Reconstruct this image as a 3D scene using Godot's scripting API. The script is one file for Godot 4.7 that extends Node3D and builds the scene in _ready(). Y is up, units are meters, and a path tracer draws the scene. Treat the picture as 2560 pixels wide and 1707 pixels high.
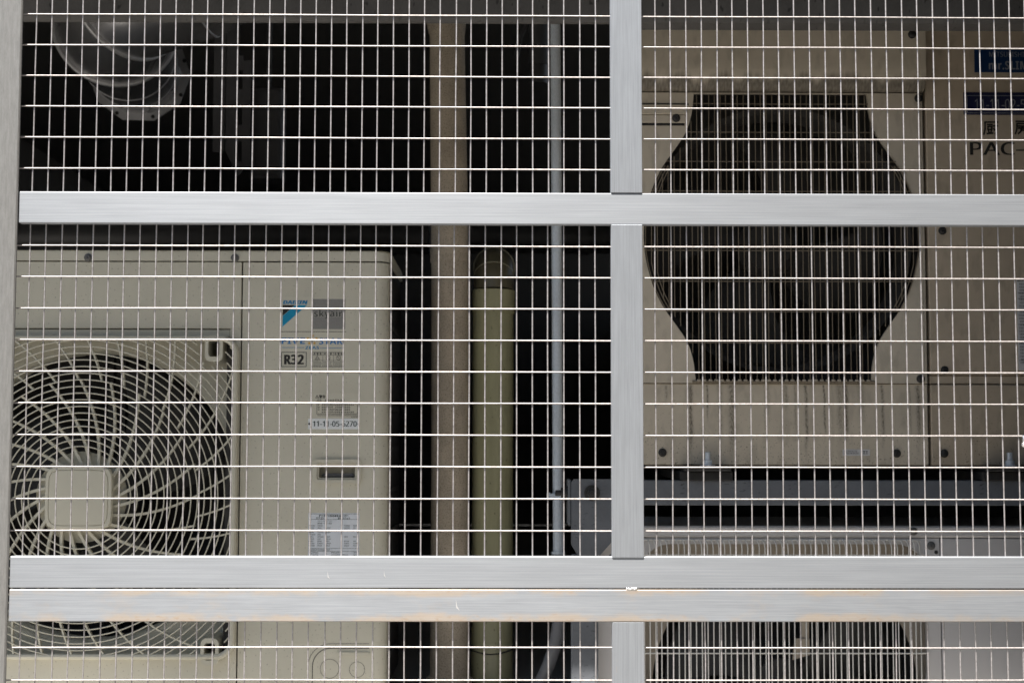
extends Node3D
# An equipment bay behind an aluminium mesh fence. Units are metres; the fence's wire plane is z = 0, the bay lies towards -z.

var M := {}
var uvo := Vector2(0, 0)      # planar texture mapping used by the flat builders: u = (x - uvo.x) / uvs.x, v = (uvo.y - y) / uvs.y
var uvs := Vector2(1, 1)
var rng := RandomNumberGenerator.new()

# ---------------------------------------------------------------- helpers
func begin() -> SurfaceTool:
	var st := SurfaceTool.new()
	st.begin(Mesh.PRIMITIVE_TRIANGLES)
	return st

func uv_of(p: Vector3) -> Vector2:
	return Vector2((p.x - uvo.x) / uvs.x, (uvo.y - p.y) / uvs.y)

func tri(st: SurfaceTool, a: Vector3, b: Vector3, c: Vector3, out: Vector3):
	var n := (b - a).cross(c - a)
	if n.length() < 1e-14:
		return
	n = n.normalized()
	var pts := [a, b, c]
	if n.dot(out) > 0.0:
		pts = [a, c, b]
	else:
		n = -n
	for p in pts:
		st.set_normal(n)
		st.set_uv(uv_of(p))
		st.add_vertex(p)

func quad(st: SurfaceTool, a: Vector3, b: Vector3, c: Vector3, d: Vector3, out: Vector3):
	tri(st, a, b, c, out)
	tri(st, a, c, d, out)

func vert(st: SurfaceTool, p: Vector3, n: Vector3, uv: Vector2):
	st.set_normal(n)
	st.set_uv(uv)
	st.add_vertex(p)

# smooth quad: corners with their own normals, wound clockwise as seen from outside
func squad(st: SurfaceTool, p: Array, n: Array, uv: Array):
	var g: Vector3 = (p[1] - p[0]).cross(p[2] - p[0]) + (p[2] - p[0]).cross(p[3] - p[0])
	var order := [0, 1, 2, 0, 2, 3]
	if g.dot(n[0] + n[1] + n[2] + n[3]) > 0.0:
		order = [0, 2, 1, 0, 3, 2]
	for i in order:
		vert(st, p[i], n[i], uv[i])

# box with chamfered edges
func box(st: SurfaceTool, lo: Vector3, hi: Vector3, b := 0.0):
	var c := (lo + hi) * 0.5
	var h := (hi - lo) * 0.5
	b = min(b, min(h.x, min(h.y, h.z)) * 0.9)
	for ax in 3:
		var u := (ax + 1) % 3
		var v := (ax + 2) % 3
		for s in [-1, 1]:
			var q := []
			for k in [[-1, -1], [1, -1], [1, 1], [-1, 1]]:
				var p := Vector3.ZERO
				p[ax] = s * h[ax]
				p[u] = k[0] * (h[u] - b)
				p[v] = k[1] * (h[v] - b)
				q.append(c + p)
			var o := Vector3.ZERO
			o[ax] = s
			quad(st, q[0], q[1], q[2], q[3], o)
	if b <= 0.0:
		return
	for ax in 3:
		var u := (ax + 1) % 3
		var v := (ax + 2) % 3
		for su in [-1, 1]:
			for sv in [-1, 1]:
				var q := []
				for k in [[-1, 0], [1, 0], [1, 1], [-1, 1]]:
					var p := Vector3.ZERO
					p[ax] = k[0] * (h[ax] - b)
					p[u] = su * (h[u] - (b if k[1] == 1 else 0.0))
					p[v] = sv * (h[v] - (b if k[1] == 0 else 0.0))
					q.append(c + p)
				var o := Vector3.ZERO
				o[u] = su
				o[v] = sv
				quad(st, q[0], q[1], q[2], q[3], o)
	for sx in [-1, 1]:
		for sy in [-1, 1]:
			for sz in [-1, 1]:
				var s := Vector3(sx, sy, sz)
				var a := c + s * (h - Vector3(0, b, b))
				var d := c + s * (h - Vector3(b, 0, b))
				var e := c + s * (h - Vector3(b, b, 0))
				tri(st, a, d, e, s)

# round tube through points; r is a number or an array of radii
func tube(st: SurfaceTool, pts: Array, r, sides := 8, caps := true, vscale := 1.0):
	var n := pts.size()
	var rings := []
	var norms := []
	var up := Vector3(0, 0, 1)
	var dist := 0.0
	var vs := []
	for i in n:
		var t: Vector3 = (pts[min(i + 1, n - 1)] - pts[max(i - 1, 0)]).normalized()
		if abs(t.dot(up)) > 0.95:
			up = Vector3(1, 0, 0) if abs(t.x) < 0.9 else Vector3(0, 1, 0)
		var s := t.cross(up).normalized()
		up = s.cross(t).normalized()
		if i > 0:
			dist += (pts[i] - pts[i - 1]).length()
		vs.append(dist * vscale)
		var rr: float = r[i] if r is Array else r
		var ring := []
		var nn := []
		for k in sides + 1:
			var a := TAU * k / sides
			var d := s * cos(a) + up * sin(a)
			nn.append(d)
			ring.append(pts[i] + d * rr)
		rings.append(ring)
		norms.append(nn)
	for i in n - 1:
		for k in sides:
			var u0 := float(k) / sides
			var u1 := float(k + 1) / sides
			squad(st, [rings[i][k], rings[i][k + 1], rings[i + 1][k + 1], rings[i + 1][k]],
				[norms[i][k], norms[i][k + 1], norms[i + 1][k + 1], norms[i + 1][k]],
				[Vector2(u0, vs[i]), Vector2(u1, vs[i]), Vector2(u1, vs[i + 1]), Vector2(u0, vs[i + 1])])
	if caps:
		for e in [0, n - 1]:
			var o: Vector3 = (pts[0] - pts[1]) if e == 0 else (pts[n - 1] - pts[n - 2])
			for k in sides:
				tri(st, pts[e], rings[e][k], rings[e][k + 1], o)

# surface of revolution about an axis through c along ax; profile holds (radius, distance along the axis)
func lathe(st: SurfaceTool, c: Vector3, ax: Vector3, prof: Array, sides := 32, from := 0.0, to := TAU):
	var up := Vector3(0, 1, 0) if abs(ax.y) < 0.9 else Vector3(1, 0, 0)
	var s := up.cross(ax).normalized()
	up = ax.cross(s).normalized()
	for i in prof.size() - 1:
		var p0: Vector2 = prof[i]
		var p1: Vector2 = prof[i + 1]
		var e := p1 - p0
		var nl := Vector2(e.y, -e.x).normalized()
		for k in sides:
			var a0: float = lerp(from, to, float(k) / sides)
			var a1: float = lerp(from, to, float(k + 1) / sides)
			var d0 := s * cos(a0) + up * sin(a0)
			var d1 := s * cos(a1) + up * sin(a1)
			var n0 := d0 * nl.x + ax * nl.y
			var n1 := d1 * nl.x + ax * nl.y
			var u0 := float(k) / sides
			var u1 := float(k + 1) / sides
			squad(st, [c + d0 * p0.x + ax * p0.y, c + d1 * p0.x + ax * p0.y, c + d1 * p1.x + ax * p1.y, c + d0 * p1.x + ax * p1.y],
				[n0, n1, n1, n0], [Vector2(u0, p0.y), Vector2(u1, p0.y), Vector2(u1, p1.y), Vector2(u0, p1.y)])

# polygon (x, y) extruded from z0 to z1
func prism(st: SurfaceTool, poly: PackedVector2Array, z0: float, z1: float):
	var t := Geometry2D.triangulate_polygon(poly)
	for i in range(0, t.size(), 3):
		for z in [z0, z1]:
			var o := Vector3(0, 0, 1) if z == max(z0, z1) else Vector3(0, 0, -1)
			var a := poly[t[i]]
			var b := poly[t[i + 1]]
			var c := poly[t[i + 2]]
			tri(st, Vector3(a.x, a.y, z), Vector3(b.x, b.y, z), Vector3(c.x, c.y, z), o)
	var cc := Vector2.ZERO
	for p in poly:
		cc += p / poly.size()
	for i in poly.size():
		var a := poly[i]
		var b := poly[(i + 1) % poly.size()]
		var d := b - a
		var n := Vector2(d.y, -d.x)
		if Geometry2D.is_polygon_clockwise(poly):
			n = -n
		quad(st, Vector3(a.x, a.y, z0), Vector3(b.x, b.y, z0), Vector3(b.x, b.y, z1), Vector3(a.x, a.y, z1), Vector3(n.x, n.y, 0))

# distance from c to a closed polygon along an angle
func reach(c: Vector2, poly: PackedVector2Array, a: float) -> float:
	var d := Vector2(cos(a), sin(a))
	var best := 0.0
	for i in poly.size():
		var q = Geometry2D.segment_intersects_segment(c, c + d * 9.0, poly[i], poly[(i + 1) % poly.size()])
		if q != null:
			best = max(best, (q - c).length())
	return best

# plate between an outer and an inner outline (both star-shaped round c), front at z1, back at z0, with the walls of both
func plate_hole(st: SurfaceTool, c: Vector2, outer: PackedVector2Array, inner: PackedVector2Array, z0: float, z1: float, extra := 48):
	var angs := []
	for p in outer:
		angs.append(fposmod((p - c).angle(), TAU))
	for p in inner:
		angs.append(fposmod((p - c).angle(), TAU))
	for k in extra:
		angs.append(TAU * (k + 0.37) / extra)
	angs.sort()
	var clean := []
	for a in angs:
		if clean.is_empty() or a - clean[-1] > 1e-4:
			clean.append(a)
	var po := []
	var pi := []
	for a in clean:
		var d := Vector2(cos(a), sin(a))
		po.append(c + d * reach(c, outer, a))
		pi.append(c + d * reach(c, inner, a))
	var n := clean.size()
	for i in n:
		var j := (i + 1) % n
		var a: Vector2 = po[i]
		var b: Vector2 = po[j]
		var e: Vector2 = pi[j]
		var f: Vector2 = pi[i]
		quad(st, Vector3(a.x, a.y, z1), Vector3(b.x, b.y, z1), Vector3(e.x, e.y, z1), Vector3(f.x, f.y, z1), Vector3(0, 0, 1))
		quad(st, Vector3(a.x, a.y, z0), Vector3(b.x, b.y, z0), Vector3(e.x, e.y, z0), Vector3(f.x, f.y, z0), Vector3(0, 0, -1))
		var mo := (a + b) * 0.5 - c
		quad(st, Vector3(a.x, a.y, z1), Vector3(b.x, b.y, z1), Vector3(b.x, b.y, z0), Vector3(a.x, a.y, z0), Vector3(mo.x, mo.y, 0))
		quad(st, Vector3(f.x, f.y, z1), Vector3(e.x, e.y, z1), Vector3(e.x, e.y, z0), Vector3(f.x, f.y, z0), Vector3(-mo.x, -mo.y, 0))

func circle_poly(c: Vector2, r: float, n := 72) -> PackedVector2Array:
	var p := PackedVector2Array()
	for k in n:
		p.append(c + Vector2(cos(TAU * k / n), sin(TAU * k / n)) * r)
	return p

func round_rect(x0: float, y0: float, x1: float, y1: float, r: float, n := 6) -> PackedVector2Array:
	var p := PackedVector2Array()
	for q in [[x1 - r, y1 - r, 0.0], [x0 + r, y1 - r, 0.5], [x0 + r, y0 + r, 1.0], [x1 - r, y0 + r, 1.5]]:
		for k in n + 1:
			var a: float = (q[2] + 0.5 * k / n) * PI
			p.append(Vector2(q[0] + r * cos(a), q[1] + r * sin(a)))
	return p

# skins closed outlines one after the other; loops are arrays of Vector3 of one length; the last is closed with a fan
func loft(st: SurfaceTool, loops: Array, close := true):
	var n: int = loops[0].size()
	var c := Vector3.ZERO
	for p in loops[0]:
		c += p / n
	for i in loops.size() - 1:
		for k in n:
			var j := (k + 1) % n
			var mid: Vector3 = (loops[i][k] + loops[i + 1][k]) * 0.5
			var o := (mid - c)
			o.z = max(0.25 * o.length(), o.z)
			quad(st, loops[i][k], loops[i][j], loops[i + 1][j], loops[i + 1][k], o)
	if close:
		var last: Array = loops[-1]
		var m := Vector3.ZERO
		for p in last:
			m += p / n
		for k in n:
			tri(st, m, last[k], last[(k + 1) % n], Vector3(0, 0, 1))

func obj(called: String, what, m: Material, parent: Node = self, label := "") -> MeshInstance3D:
	var o := MeshInstance3D.new()
	o.name = called
	o.mesh = what.commit() if what is SurfaceTool else what
	o.material_override = m
	o.cast_shadow = GeometryInstance3D.SHADOW_CASTING_SETTING_ON
	parent.add_child(o, true)
	if parent != self and parent.get_parent() == self:
		o.position = -parent.position
	if label:
		o.set_meta("label", label)
	return o

func thing(called: String, label: String, category: String, at: Vector3, group := "") -> Node3D:
	var o := Node3D.new()
	o.name = called
	add_child(o, true)
	o.position = at
	o.set_meta("label", label)
	o.set_meta("category", category)
	if group:
		o.set_meta("group", group)
	return o

func tag(o: Node, label: String, category: String, group := ""):
	o.set_meta("label", label)
	o.set_meta("category", category)
	if group:
		o.set_meta("group", group)

func struct(called: String, st: SurfaceTool, m: Material, label := "") -> MeshInstance3D:
	var o := obj(called, st, m)
	o.set_meta("kind", "structure")
	if label:
		o.set_meta("label", label)
	return o

# ---------------------------------------------------------------- materials and textures
func noise(sd: int, freq: float, oct := 3) -> FastNoiseLite:
	var n := FastNoiseLite.new()
	n.seed = sd
	n.noise_type = FastNoiseLite.TYPE_SIMPLEX_SMOOTH
	n.frequency = freq
	n.fractal_octaves = oct
	return n

func tex(w: int, h: int, f: Callable) -> ImageTexture:
	var data := PackedByteArray()
	data.resize(w * h * 3)
	var i := 0
	for y in h:
		for x in w:
			var c: Color = f.call(x, y).linear_to_srgb()
			data[i] = clampi(int(c.r * 255.0 + 0.5), 0, 255)
			data[i + 1] = clampi(int(c.g * 255.0 + 0.5), 0, 255)
			data[i + 2] = clampi(int(c.b * 255.0 + 0.5), 0, 255)
			i += 3
	var im := Image.create_from_data(w, h, false, Image.FORMAT_RGB8, data)
	im.generate_mipmaps()
	return ImageTexture.create_from_image(im)

func mat(c: Color, rough := 0.6, metal := 0.0, t: Texture2D = null, spec := 0.5) -> StandardMaterial3D:
	var m := StandardMaterial3D.new()
	m.albedo_color = c.linear_to_srgb() if t == null else Color(1, 1, 1)
	if t:
		m.albedo_texture = t
	m.roughness = rough
	m.metallic = metal
	m.metallic_specular = spec
	return m

func g(v: float) -> Color:
	return Color(v, v, v)

func make_materials():
	# brushed aluminium: fine lines along u, slow cloudy variation of the oxide film
	var n1 := noise(3, 0.9, 2)
	var n2 := noise(5, 0.02, 3)
	var n3 := noise(8, 0.12, 3)
	var brushed := func(x, y):
		var k: float = 0.66 + 0.12 * n1.get_noise_2d(x * 0.004, y * 0.5) + 0.05 * n1.get_noise_2d(x * 0.005, y * 1.3) + 0.06 * n1.get_noise_2d(x * 0.02 + 300, y * 2.9) + 0.035 * n2.get_noise_2d(x * 0.6, y * 0.8) + 0.03 * n3.get_noise_2d(x * 4.0, y * 4.0)
		return Color(k * 0.92, k * 0.985, k * 1.08) * 0.465
	M.alu = mat(Color(), 0.42, 0.75, tex(1024, 128, brushed))
	var brushed_dull := func(x, y):
		return brushed.call(x, y) * 1.18
	M.alu_post = mat(Color(), 0.5, 0.6, tex(1024, 128, brushed_dull))
	# the rail that carries tan rust wash along its edges and drips, as blotches with ragged outlines
	var n4 := noise(21, 0.010, 4)
	var n5 := noise(22, 0.05, 4)
	var stained := func(x, y):
		var b: Color = brushed.call(x, y)
		var v: float = y / 95.0
		var edge: float = max(0.0, 1.0 - v / 0.26) * 0.8 + max(0.0, 1.0 - (1.0 - v) / 0.32)
		edge *= clamp(0.75 + 1.3 * n4.get_noise_2d(x * 0.45 + 900, 5.0), 0.15, 1.3)
		var s: float = (n4.get_noise_2d(x, y * 0.7) * 0.8 + n5.get_noise_2d(x, y) * 0.4) * (0.35 + edge) + edge * 1.1 - 0.06
		var near: float = 1.0 - 0.35 * smoothstep(1300.0, 1500.0, float(x))
		var a: float = clamp(s * 0.8, 0.0, 0.48) * near
		var q: float = clamp((n5.get_noise_2d(x * 0.9 + 90, y * 1.3) + edge * 0.4 - 0.50) * 1.6, 0.0, 0.4) * a * 1.2
		b = b.lerp(Color(0.43, 0.325, 0.215), a)
		return b.lerp(Color(0.28, 0.15, 0.06), q)
	M.alu_stained = mat(Color(), 0.45, 0.6, tex(2048, 96, stained))
	var stained_post := func(x, y):
		var b: Color = brushed_dull.call(x, y)
		var s: float = n4.get_noise_2d(x + 500, y * 0.7) * 0.9 + n5.get_noise_2d(x + 500, y) * 0.7 - 0.38
		return b.lerp(Color(0.45, 0.30, 0.17), clamp(s * 1.6, 0.0, 0.45))
	M.alu_post_stained = mat(Color(), 0.45, 0.6, tex(512, 96, stained_post))
	var dull := func(x, y):
		var k: float = 0.26 + 0.025 * n1.get_noise_2d(x * 0.01, y * 1.0) + 0.03 * n3.get_noise_2d(x * 2.0, y * 3.0) + 0.04 * n2.get_noise_2d(x * 2.0, y * 4.0)
		return Color(k, k * 1.0, k * 0.985)
	M.post = mat(Color(), 0.6, 0.45, tex(1024, 128, dull))
	for k in [["alu", 0.48], ["alu_stained", 0.5], ["alu_post", 0.48], ["alu_post_stained", 0.5], ["post", 0.55]]:
		M[k[0]].anisotropy_enabled = true
		M[k[0]].anisotropy = -0.55
		M[k[0]].roughness = k[1]
		M[k[0]].metallic = 0.5
	M.wire = mat(Color(0.50, 0.49, 0.48), 0.5, 0.5)
	M.wire_upright = mat(Color(0.54, 0.54, 0.535), 0.42, 0.65)
	var n19 := noise(95, 0.06, 3)
	var n20 := noise(96, 0.3, 2)
	var zinc_wire := func(x, y):
		var k: float = 0.46 + 0.16 * n19.get_noise_2d(x, y) + 0.12 * n20.get_noise_2d(x, y)
		var dirt: float = smoothstep(0.30, 0.55, n19.get_noise_2d(x * 1.4 + 77, y * 1.4))
		return Color(k, k * 0.965, k * 0.985).lerp(Color(0.18, 0.155, 0.12), dirt * 0.5)
	var zt := tex(512, 512, zinc_wire)
	for w in ["wire", "wire_upright"]:
		M[w].albedo_color = Color(0.97, 0.96, 0.95) if w == "wire" else Color(1, 1, 1)
		M[w].albedo_texture = zt
		M[w].uv1_triplanar = true
		M[w].uv1_world_triplanar = true
		M[w].uv1_scale = Vector3(4, 4, 4)
	M.weld = mat(Color(0.8, 0.8, 0.8), 0.25, 0.9)
	M.scratch = mat(Color(0.44, 0.44, 0.45), 0.5, 0.0)
	# enamelled sheet steel of the first unit: nearly clean, faint dust clouds and a few specks
	var n6 := noise(31, 0.008, 4)
	var n7 := noise(32, 0.35, 1)
	var enamel := func(x, y):
		var k: float = 1.0 + 0.05 * n6.get_noise_2d(x, y)
		var sp: float = smoothstep(0.80, 0.90, n7.get_noise_2d(x * 0.55, y * 0.45))
		return (Color(0.585, 0.565, 0.475) * k).lerp(Color(0.12, 0.10, 0.08), sp * 0.6)
	M.enamel = mat(Color(), 0.34, 0.0, tex(1024, 1024, enamel))
	M.plastic = mat(Color(0.565, 0.545, 0.455), 0.45)
	M.slot_shade = mat(g(0.02), 0.8)
	M.inside = mat(Color(0.07, 0.068, 0.065), 0.9)
	M.fan = mat(g(0.032), 0.6)
	M.fan_old = mat(Color(0.032, 0.030, 0.028), 0.8)
	# weathered enamel of the upper unit: grime runs below the fan plate and specks low down
	var n8 := noise(41, 0.006, 4)
	var n9 := noise(42, 0.03, 4)
	var n10 := noise(43, 0.45, 2)
	var runs := []
	rng.seed = 77
	for k in 17:
		runs.append([rng.randf_range(0.28, 0.86), 0.0008 + 0.006 * pow(rng.randf(), 2.0), rng.randf_range(0.02, 0.175), rng.randf_range(0.15, 0.8)])
	for k in [[0.386, 0.004, 0.16, 0.85], [0.42, 0.002, 0.08, 0.8], [0.62, 0.003, 0.16, 0.8], [0.657, 0.002, 0.12, 0.9], [0.70, 0.005, 0.13, 0.95], [0.775, 0.003, 0.14, 0.7]]:
		runs.append(k)
	var grimy_shaded := func(x, y):
		var wx: float = 0.25 + x * 1.0 / 1024.0
		var wy: float = 2.45 - y * 1.0 / 1024.0
		var k: float = 1.0 + 0.10 * n8.get_noise_2d(x, y) + 0.05 * n9.get_noise_2d(x, y)
		var c := Color(0.56, 0.50, 0.405) * k
		var d := 0.0
		if wy < 1.612 and wx < 0.868:
			var wob: float = n9.get_noise_2d(y * 0.6, x * 0.02) * 0.0025
			for r in runs:
				var far: float = abs(wx + wob - r[0]) / r[1]
				if far < 2.2:
					var len: float = 1.0 - (1.612 - wy) / r[2]
					d = max(d, r[3] * exp(-far * far) * clamp(len * 2.5, 0.0, 1.0) * (0.8 + 0.8 * n10.get_noise_2d(x * 0.8, y * 0.25)))
		var low: float = clamp((1.66 - wy) / 0.2, 0.0, 1.0)
		var sp: float = smoothstep(0.80 - 0.28 * low, 0.88 - 0.26 * low, n10.get_noise_2d(x * 0.5, y * 0.4) + 0.25 * n9.get_noise_2d(x, y))
		d = max(d, sp * (0.25 + 0.55 * low))
		d = max(d, clamp(n9.get_noise_2d(x * 0.9 + 40, y * 0.35) * 0.5 - 0.08, 0.0, 0.16))
		# shade of the upper panel's turned-under edge painted in, mixed with streaky grime
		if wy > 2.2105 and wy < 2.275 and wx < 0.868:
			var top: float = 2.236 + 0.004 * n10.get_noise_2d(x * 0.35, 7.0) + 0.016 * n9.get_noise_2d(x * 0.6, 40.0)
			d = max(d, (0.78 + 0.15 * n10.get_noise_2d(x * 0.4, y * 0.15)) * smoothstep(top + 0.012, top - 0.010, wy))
		return c.lerp(Color(0.06, 0.05, 0.035), clamp(d, 0.0, 0.9))
	M.grimy_shaded = mat(Color(), 0.55, 0.0, tex(1024, 1024, grimy_shaded))
	# the service panels carry a slightly darker, browner tint of the same texture (the step in colour runs along the seam)
	M.grimy_brown = M.grimy_shaded.duplicate()
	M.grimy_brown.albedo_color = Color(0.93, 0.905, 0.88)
	M.guard_old = mat(Color(0.20, 0.165, 0.12), 0.6)
	M.sheet_new = mat(Color(0.54, 0.53, 0.535), 0.42)
	M.bell_new = mat(Color(0.36, 0.315, 0.26), 0.5)
	M.guard_new = mat(Color(0.74, 0.73, 0.70), 0.4)
	# fibre-cement coated drain pipe: pores and stains
	var n11 := noise(51, 0.02, 4)
	var n12 := noise(52, 0.4, 2)
	var cement := func(x, y):
		var k: float = 1.0 + 0.22 * n11.get_noise_2d(x, y * 0.5) + 0.10 * n12.get_noise_2d(x * 0.4, y * 0.4)
		var pore: float = smoothstep(0.40, 0.55, n12.get_noise_2d(x * 0.7 + 70, y * 0.7))
		return (Color(0.48, 0.41, 0.32) * k).lerp(Color(0.07, 0.055, 0.045), pore * 0.75)
	M.cement = mat(Color(), 0.85, 0.0, tex(256, 1024, cement))
	var n13 := noise(61, 0.03, 3)
	var vinyl := func(x, y):
		var k: float = 1.0 + 0.12 * n13.get_noise_2d(x * 2.0, y * 0.4)
		var sp: float = smoothstep(0.66, 0.74, n12.get_noise_2d(x * 0.3 + 11, y * 0.3))
		return (Color(0.37, 0.355, 0.215) * k).lerp(Color(0.04, 0.035, 0.02), sp * 0.5)
	M.vinyl = mat(Color(), 0.22, 0.0, tex(256, 512, vinyl))
	M.elbow = mat(Color(0.13, 0.115, 0.07), 0.35)
	M.elbow_rim = mat(Color(0.34, 0.32, 0.22), 0.4)
	var zinc := func(x, y):
		var k: float = 0.70 + 0.12 * n12.get_noise_2d(x * 0.6, y * 0.6) + 0.05 * n13.get_noise_2d(x, y)
		return Color(k * 0.88, k * 0.97, k * 1.07)
	M.zinc = mat(Color(), 0.42, 0.12, tex(128, 512, zinc))
	var n14 := noise(71, 0.015, 4)
	var n15 := noise(72, 0.09, 3)
	var paint := func(x, y):
		var k: float = 0.135 + 0.025 * n14.get_noise_2d(x, y) + 0.008 * n15.get_noise_2d(x * 2.0, y * 2.0)
		var sc: float = smoothstep(0.42, 0.5, n15.get_noise_2d(x * 0.5, y * 2.2)) * smoothstep(0.0, 0.3, n14.get_noise_2d(x * 0.8 + 60, y))
		return Color(k * 0.88, k * 0.96, k * 1.10).lerp(g(0.02), sc * 0.7)
	M.rack = mat(Color(), 0.55, 0.0, tex(512, 256, paint))
	M.bolt = mat(g(0.16), 0.5, 0.5)
	M.bolt_dark = mat(g(0.04), 0.55, 0.4)
	M.rubber_and_gap = mat(g(0.02), 0.8)
	var n16 := noise(81, 0.012, 5)
	var n17 := noise(82, 0.25, 2)
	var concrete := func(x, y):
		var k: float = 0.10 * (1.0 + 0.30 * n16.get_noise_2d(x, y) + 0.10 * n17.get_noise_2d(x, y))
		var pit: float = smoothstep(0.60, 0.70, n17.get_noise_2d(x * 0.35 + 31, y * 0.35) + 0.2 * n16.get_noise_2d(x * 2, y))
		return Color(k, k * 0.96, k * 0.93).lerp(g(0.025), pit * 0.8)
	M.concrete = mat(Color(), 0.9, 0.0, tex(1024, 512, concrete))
	M.concrete.uv1_triplanar = true
	M.concrete.uv1_world_triplanar = true
	M.concrete.uv1_scale = Vector3(0.8, 0.8, 0.8)
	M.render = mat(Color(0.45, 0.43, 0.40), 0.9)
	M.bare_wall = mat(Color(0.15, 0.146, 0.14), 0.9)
	M.floor = mat(Color(0.30, 0.295, 0.285), 0.9)
	M.asphalt = mat(Color(0.10, 0.097, 0.09), 0.9)
	M.pavement = mat(Color(0.20, 0.195, 0.185), 0.9)
	M.added_wall = mat(Color(0.22, 0.21, 0.195), 0.9)
	M.duct = mat(Color(0.66, 0.65, 0.66), 0.27, 0.9)
	M.duct_seam = mat(Color(0.55, 0.55, 0.56), 0.45, 0.5)
	M.bracket = mat(Color(0.085, 0.085, 0.09), 0.6, 0.2)
	M.cladding = mat(Color(0.075, 0.075, 0.078), 0.45, 0.2)
	M.flex = mat(Color(0.20, 0.20, 0.21), 0.5)
	M.ink = mat(g(0.012), 0.6)
	M.ink_blue = mat(Color(0.005, 0.185, 0.40), 0.5)
	M.ink_cyan = mat(Color(0.0, 0.26, 0.46), 0.45)
	M.ink_royal = mat(Color(0.02, 0.17, 0.46), 0.5)
	M.ink_gold = mat(Color(0.60, 0.33, 0.02), 0.45)
	M.ink_grey = mat(g(0.06), 0.6)
	M.ink_green = mat(Color(0.01, 0.035, 0.035), 0.6)
	var n18 := noise(91, 0.6, 2)
	var silver := func(x, y):
		var k: float = 0.24 + 0.10 * n18.get_noise_2d(x, y)
		return Color(k, k * 0.985, k * 0.95)
	M.silver = mat(Color(), 0.5, 0.0, tex(128, 128, silver))
	M.silver_line = mat(Color(0.42, 0.41, 0.37), 0.4)
	M.clear_film = mat(Color(0.60, 0.58, 0.49), 0.35)
	M.paper = mat(Color(0.66, 0.70, 0.76), 0.5)
	M.plate_white = mat(Color(0.78, 0.81, 0.83), 0.45)
	M.paper_old = mat(Color(0.60, 0.60, 0.61), 0.6)
	M.plate_navy = mat(Color(0.010, 0.014, 0.055), 0.4)
	M.plate_blue = mat(Color(0.004, 0.028, 0.095), 0.4)
	M.print_pale = mat(Color(0.26, 0.27, 0.30), 0.5)

# ---------------------------------------------------------------- lettering
var fonts := {}
func font(bold: bool) -> SystemFont:
	if not fonts.has(bold):
		var f := SystemFont.new()
		f.font_names = PackedStringArray(["Droid Sans"])
		f.font_weight = 700 if bold else 400
		fonts[bold] = f
	return fonts[bold]

# appends a word fitted to the rectangle with its lower left corner at (x, y)
func word(st: SurfaceTool, s: String, x: float, y: float, w: float, h: float, z: float, bold := true, shear := 0.0):
	var tm := TextMesh.new()
	tm.text = s
	tm.font = font(bold)
	tm.font_size = 64
	tm.pixel_size = 0.01
	tm.depth = 0.0
	tm.curve_step = 1.0
	var bb := tm.get_aabb()
	var sx := w / bb.size.x
	var sy := h / bb.size.y
	var t := Transform3D(Basis(Vector3(sx, 0, 0), Vector3(shear * sy, sy, 0), Vector3(0, 0, 1)), Vector3.ZERO)
	t.origin = Vector3(x - bb.position.x * sx - shear * sy * bb.position.y, y - bb.position.y * sy, z)
	var arr := tm.surface_get_arrays(0)
	var vs: PackedVector3Array = arr[Mesh.ARRAY_VERTEX]
	var ids: PackedInt32Array = arr[Mesh.ARRAY_INDEX]
	for i in range(0, ids.size(), 3):
		tri(st, t * vs[ids[i]], t * vs[ids[i + 1]], t * vs[ids[i + 2]], Vector3(0, 0, 1))

# a straight pen stroke on a sheet at depth z
func stroke(st: SurfaceTool, a: Vector2, b: Vector2, w: float, z: float):
	var d := (b - a).normalized() * w * 0.5
	var n := Vector2(-d.y, d.x)
	a -= d * 0.6
	b += d * 0.6
	quad(st, Vector3(a.x + n.x, a.y + n.y, z), Vector3(b.x + n.x, b.y + n.y, z), Vector3(b.x - n.x, b.y - n.y, z), Vector3(a.x - n.x, a.y - n.y, z), Vector3(0, 0, 1))

func rect(st: SurfaceTool, x0: float, y0: float, x1: float, y1: float, z: float):
	quad(st, Vector3(x0, y0, z), Vector3(x1, y0, z), Vector3(x1, y1, z), Vector3(x0, y1, z), Vector3(0, 0, 1))

# outline of a rectangle
func frame_lines(st: SurfaceTool, x0: float, y0: float, x1: float, y1: float, w: float, z: float):
	rect(st, x0, y0, x1, y0 + w, z)
	rect(st, x0, y1 - w, x1, y1, z)
	rect(st, x0, y0 + w, x0 + w, y1 - w, z)
	rect(st, x1 - w, y0 + w, x1, y1 - w, z)

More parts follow.
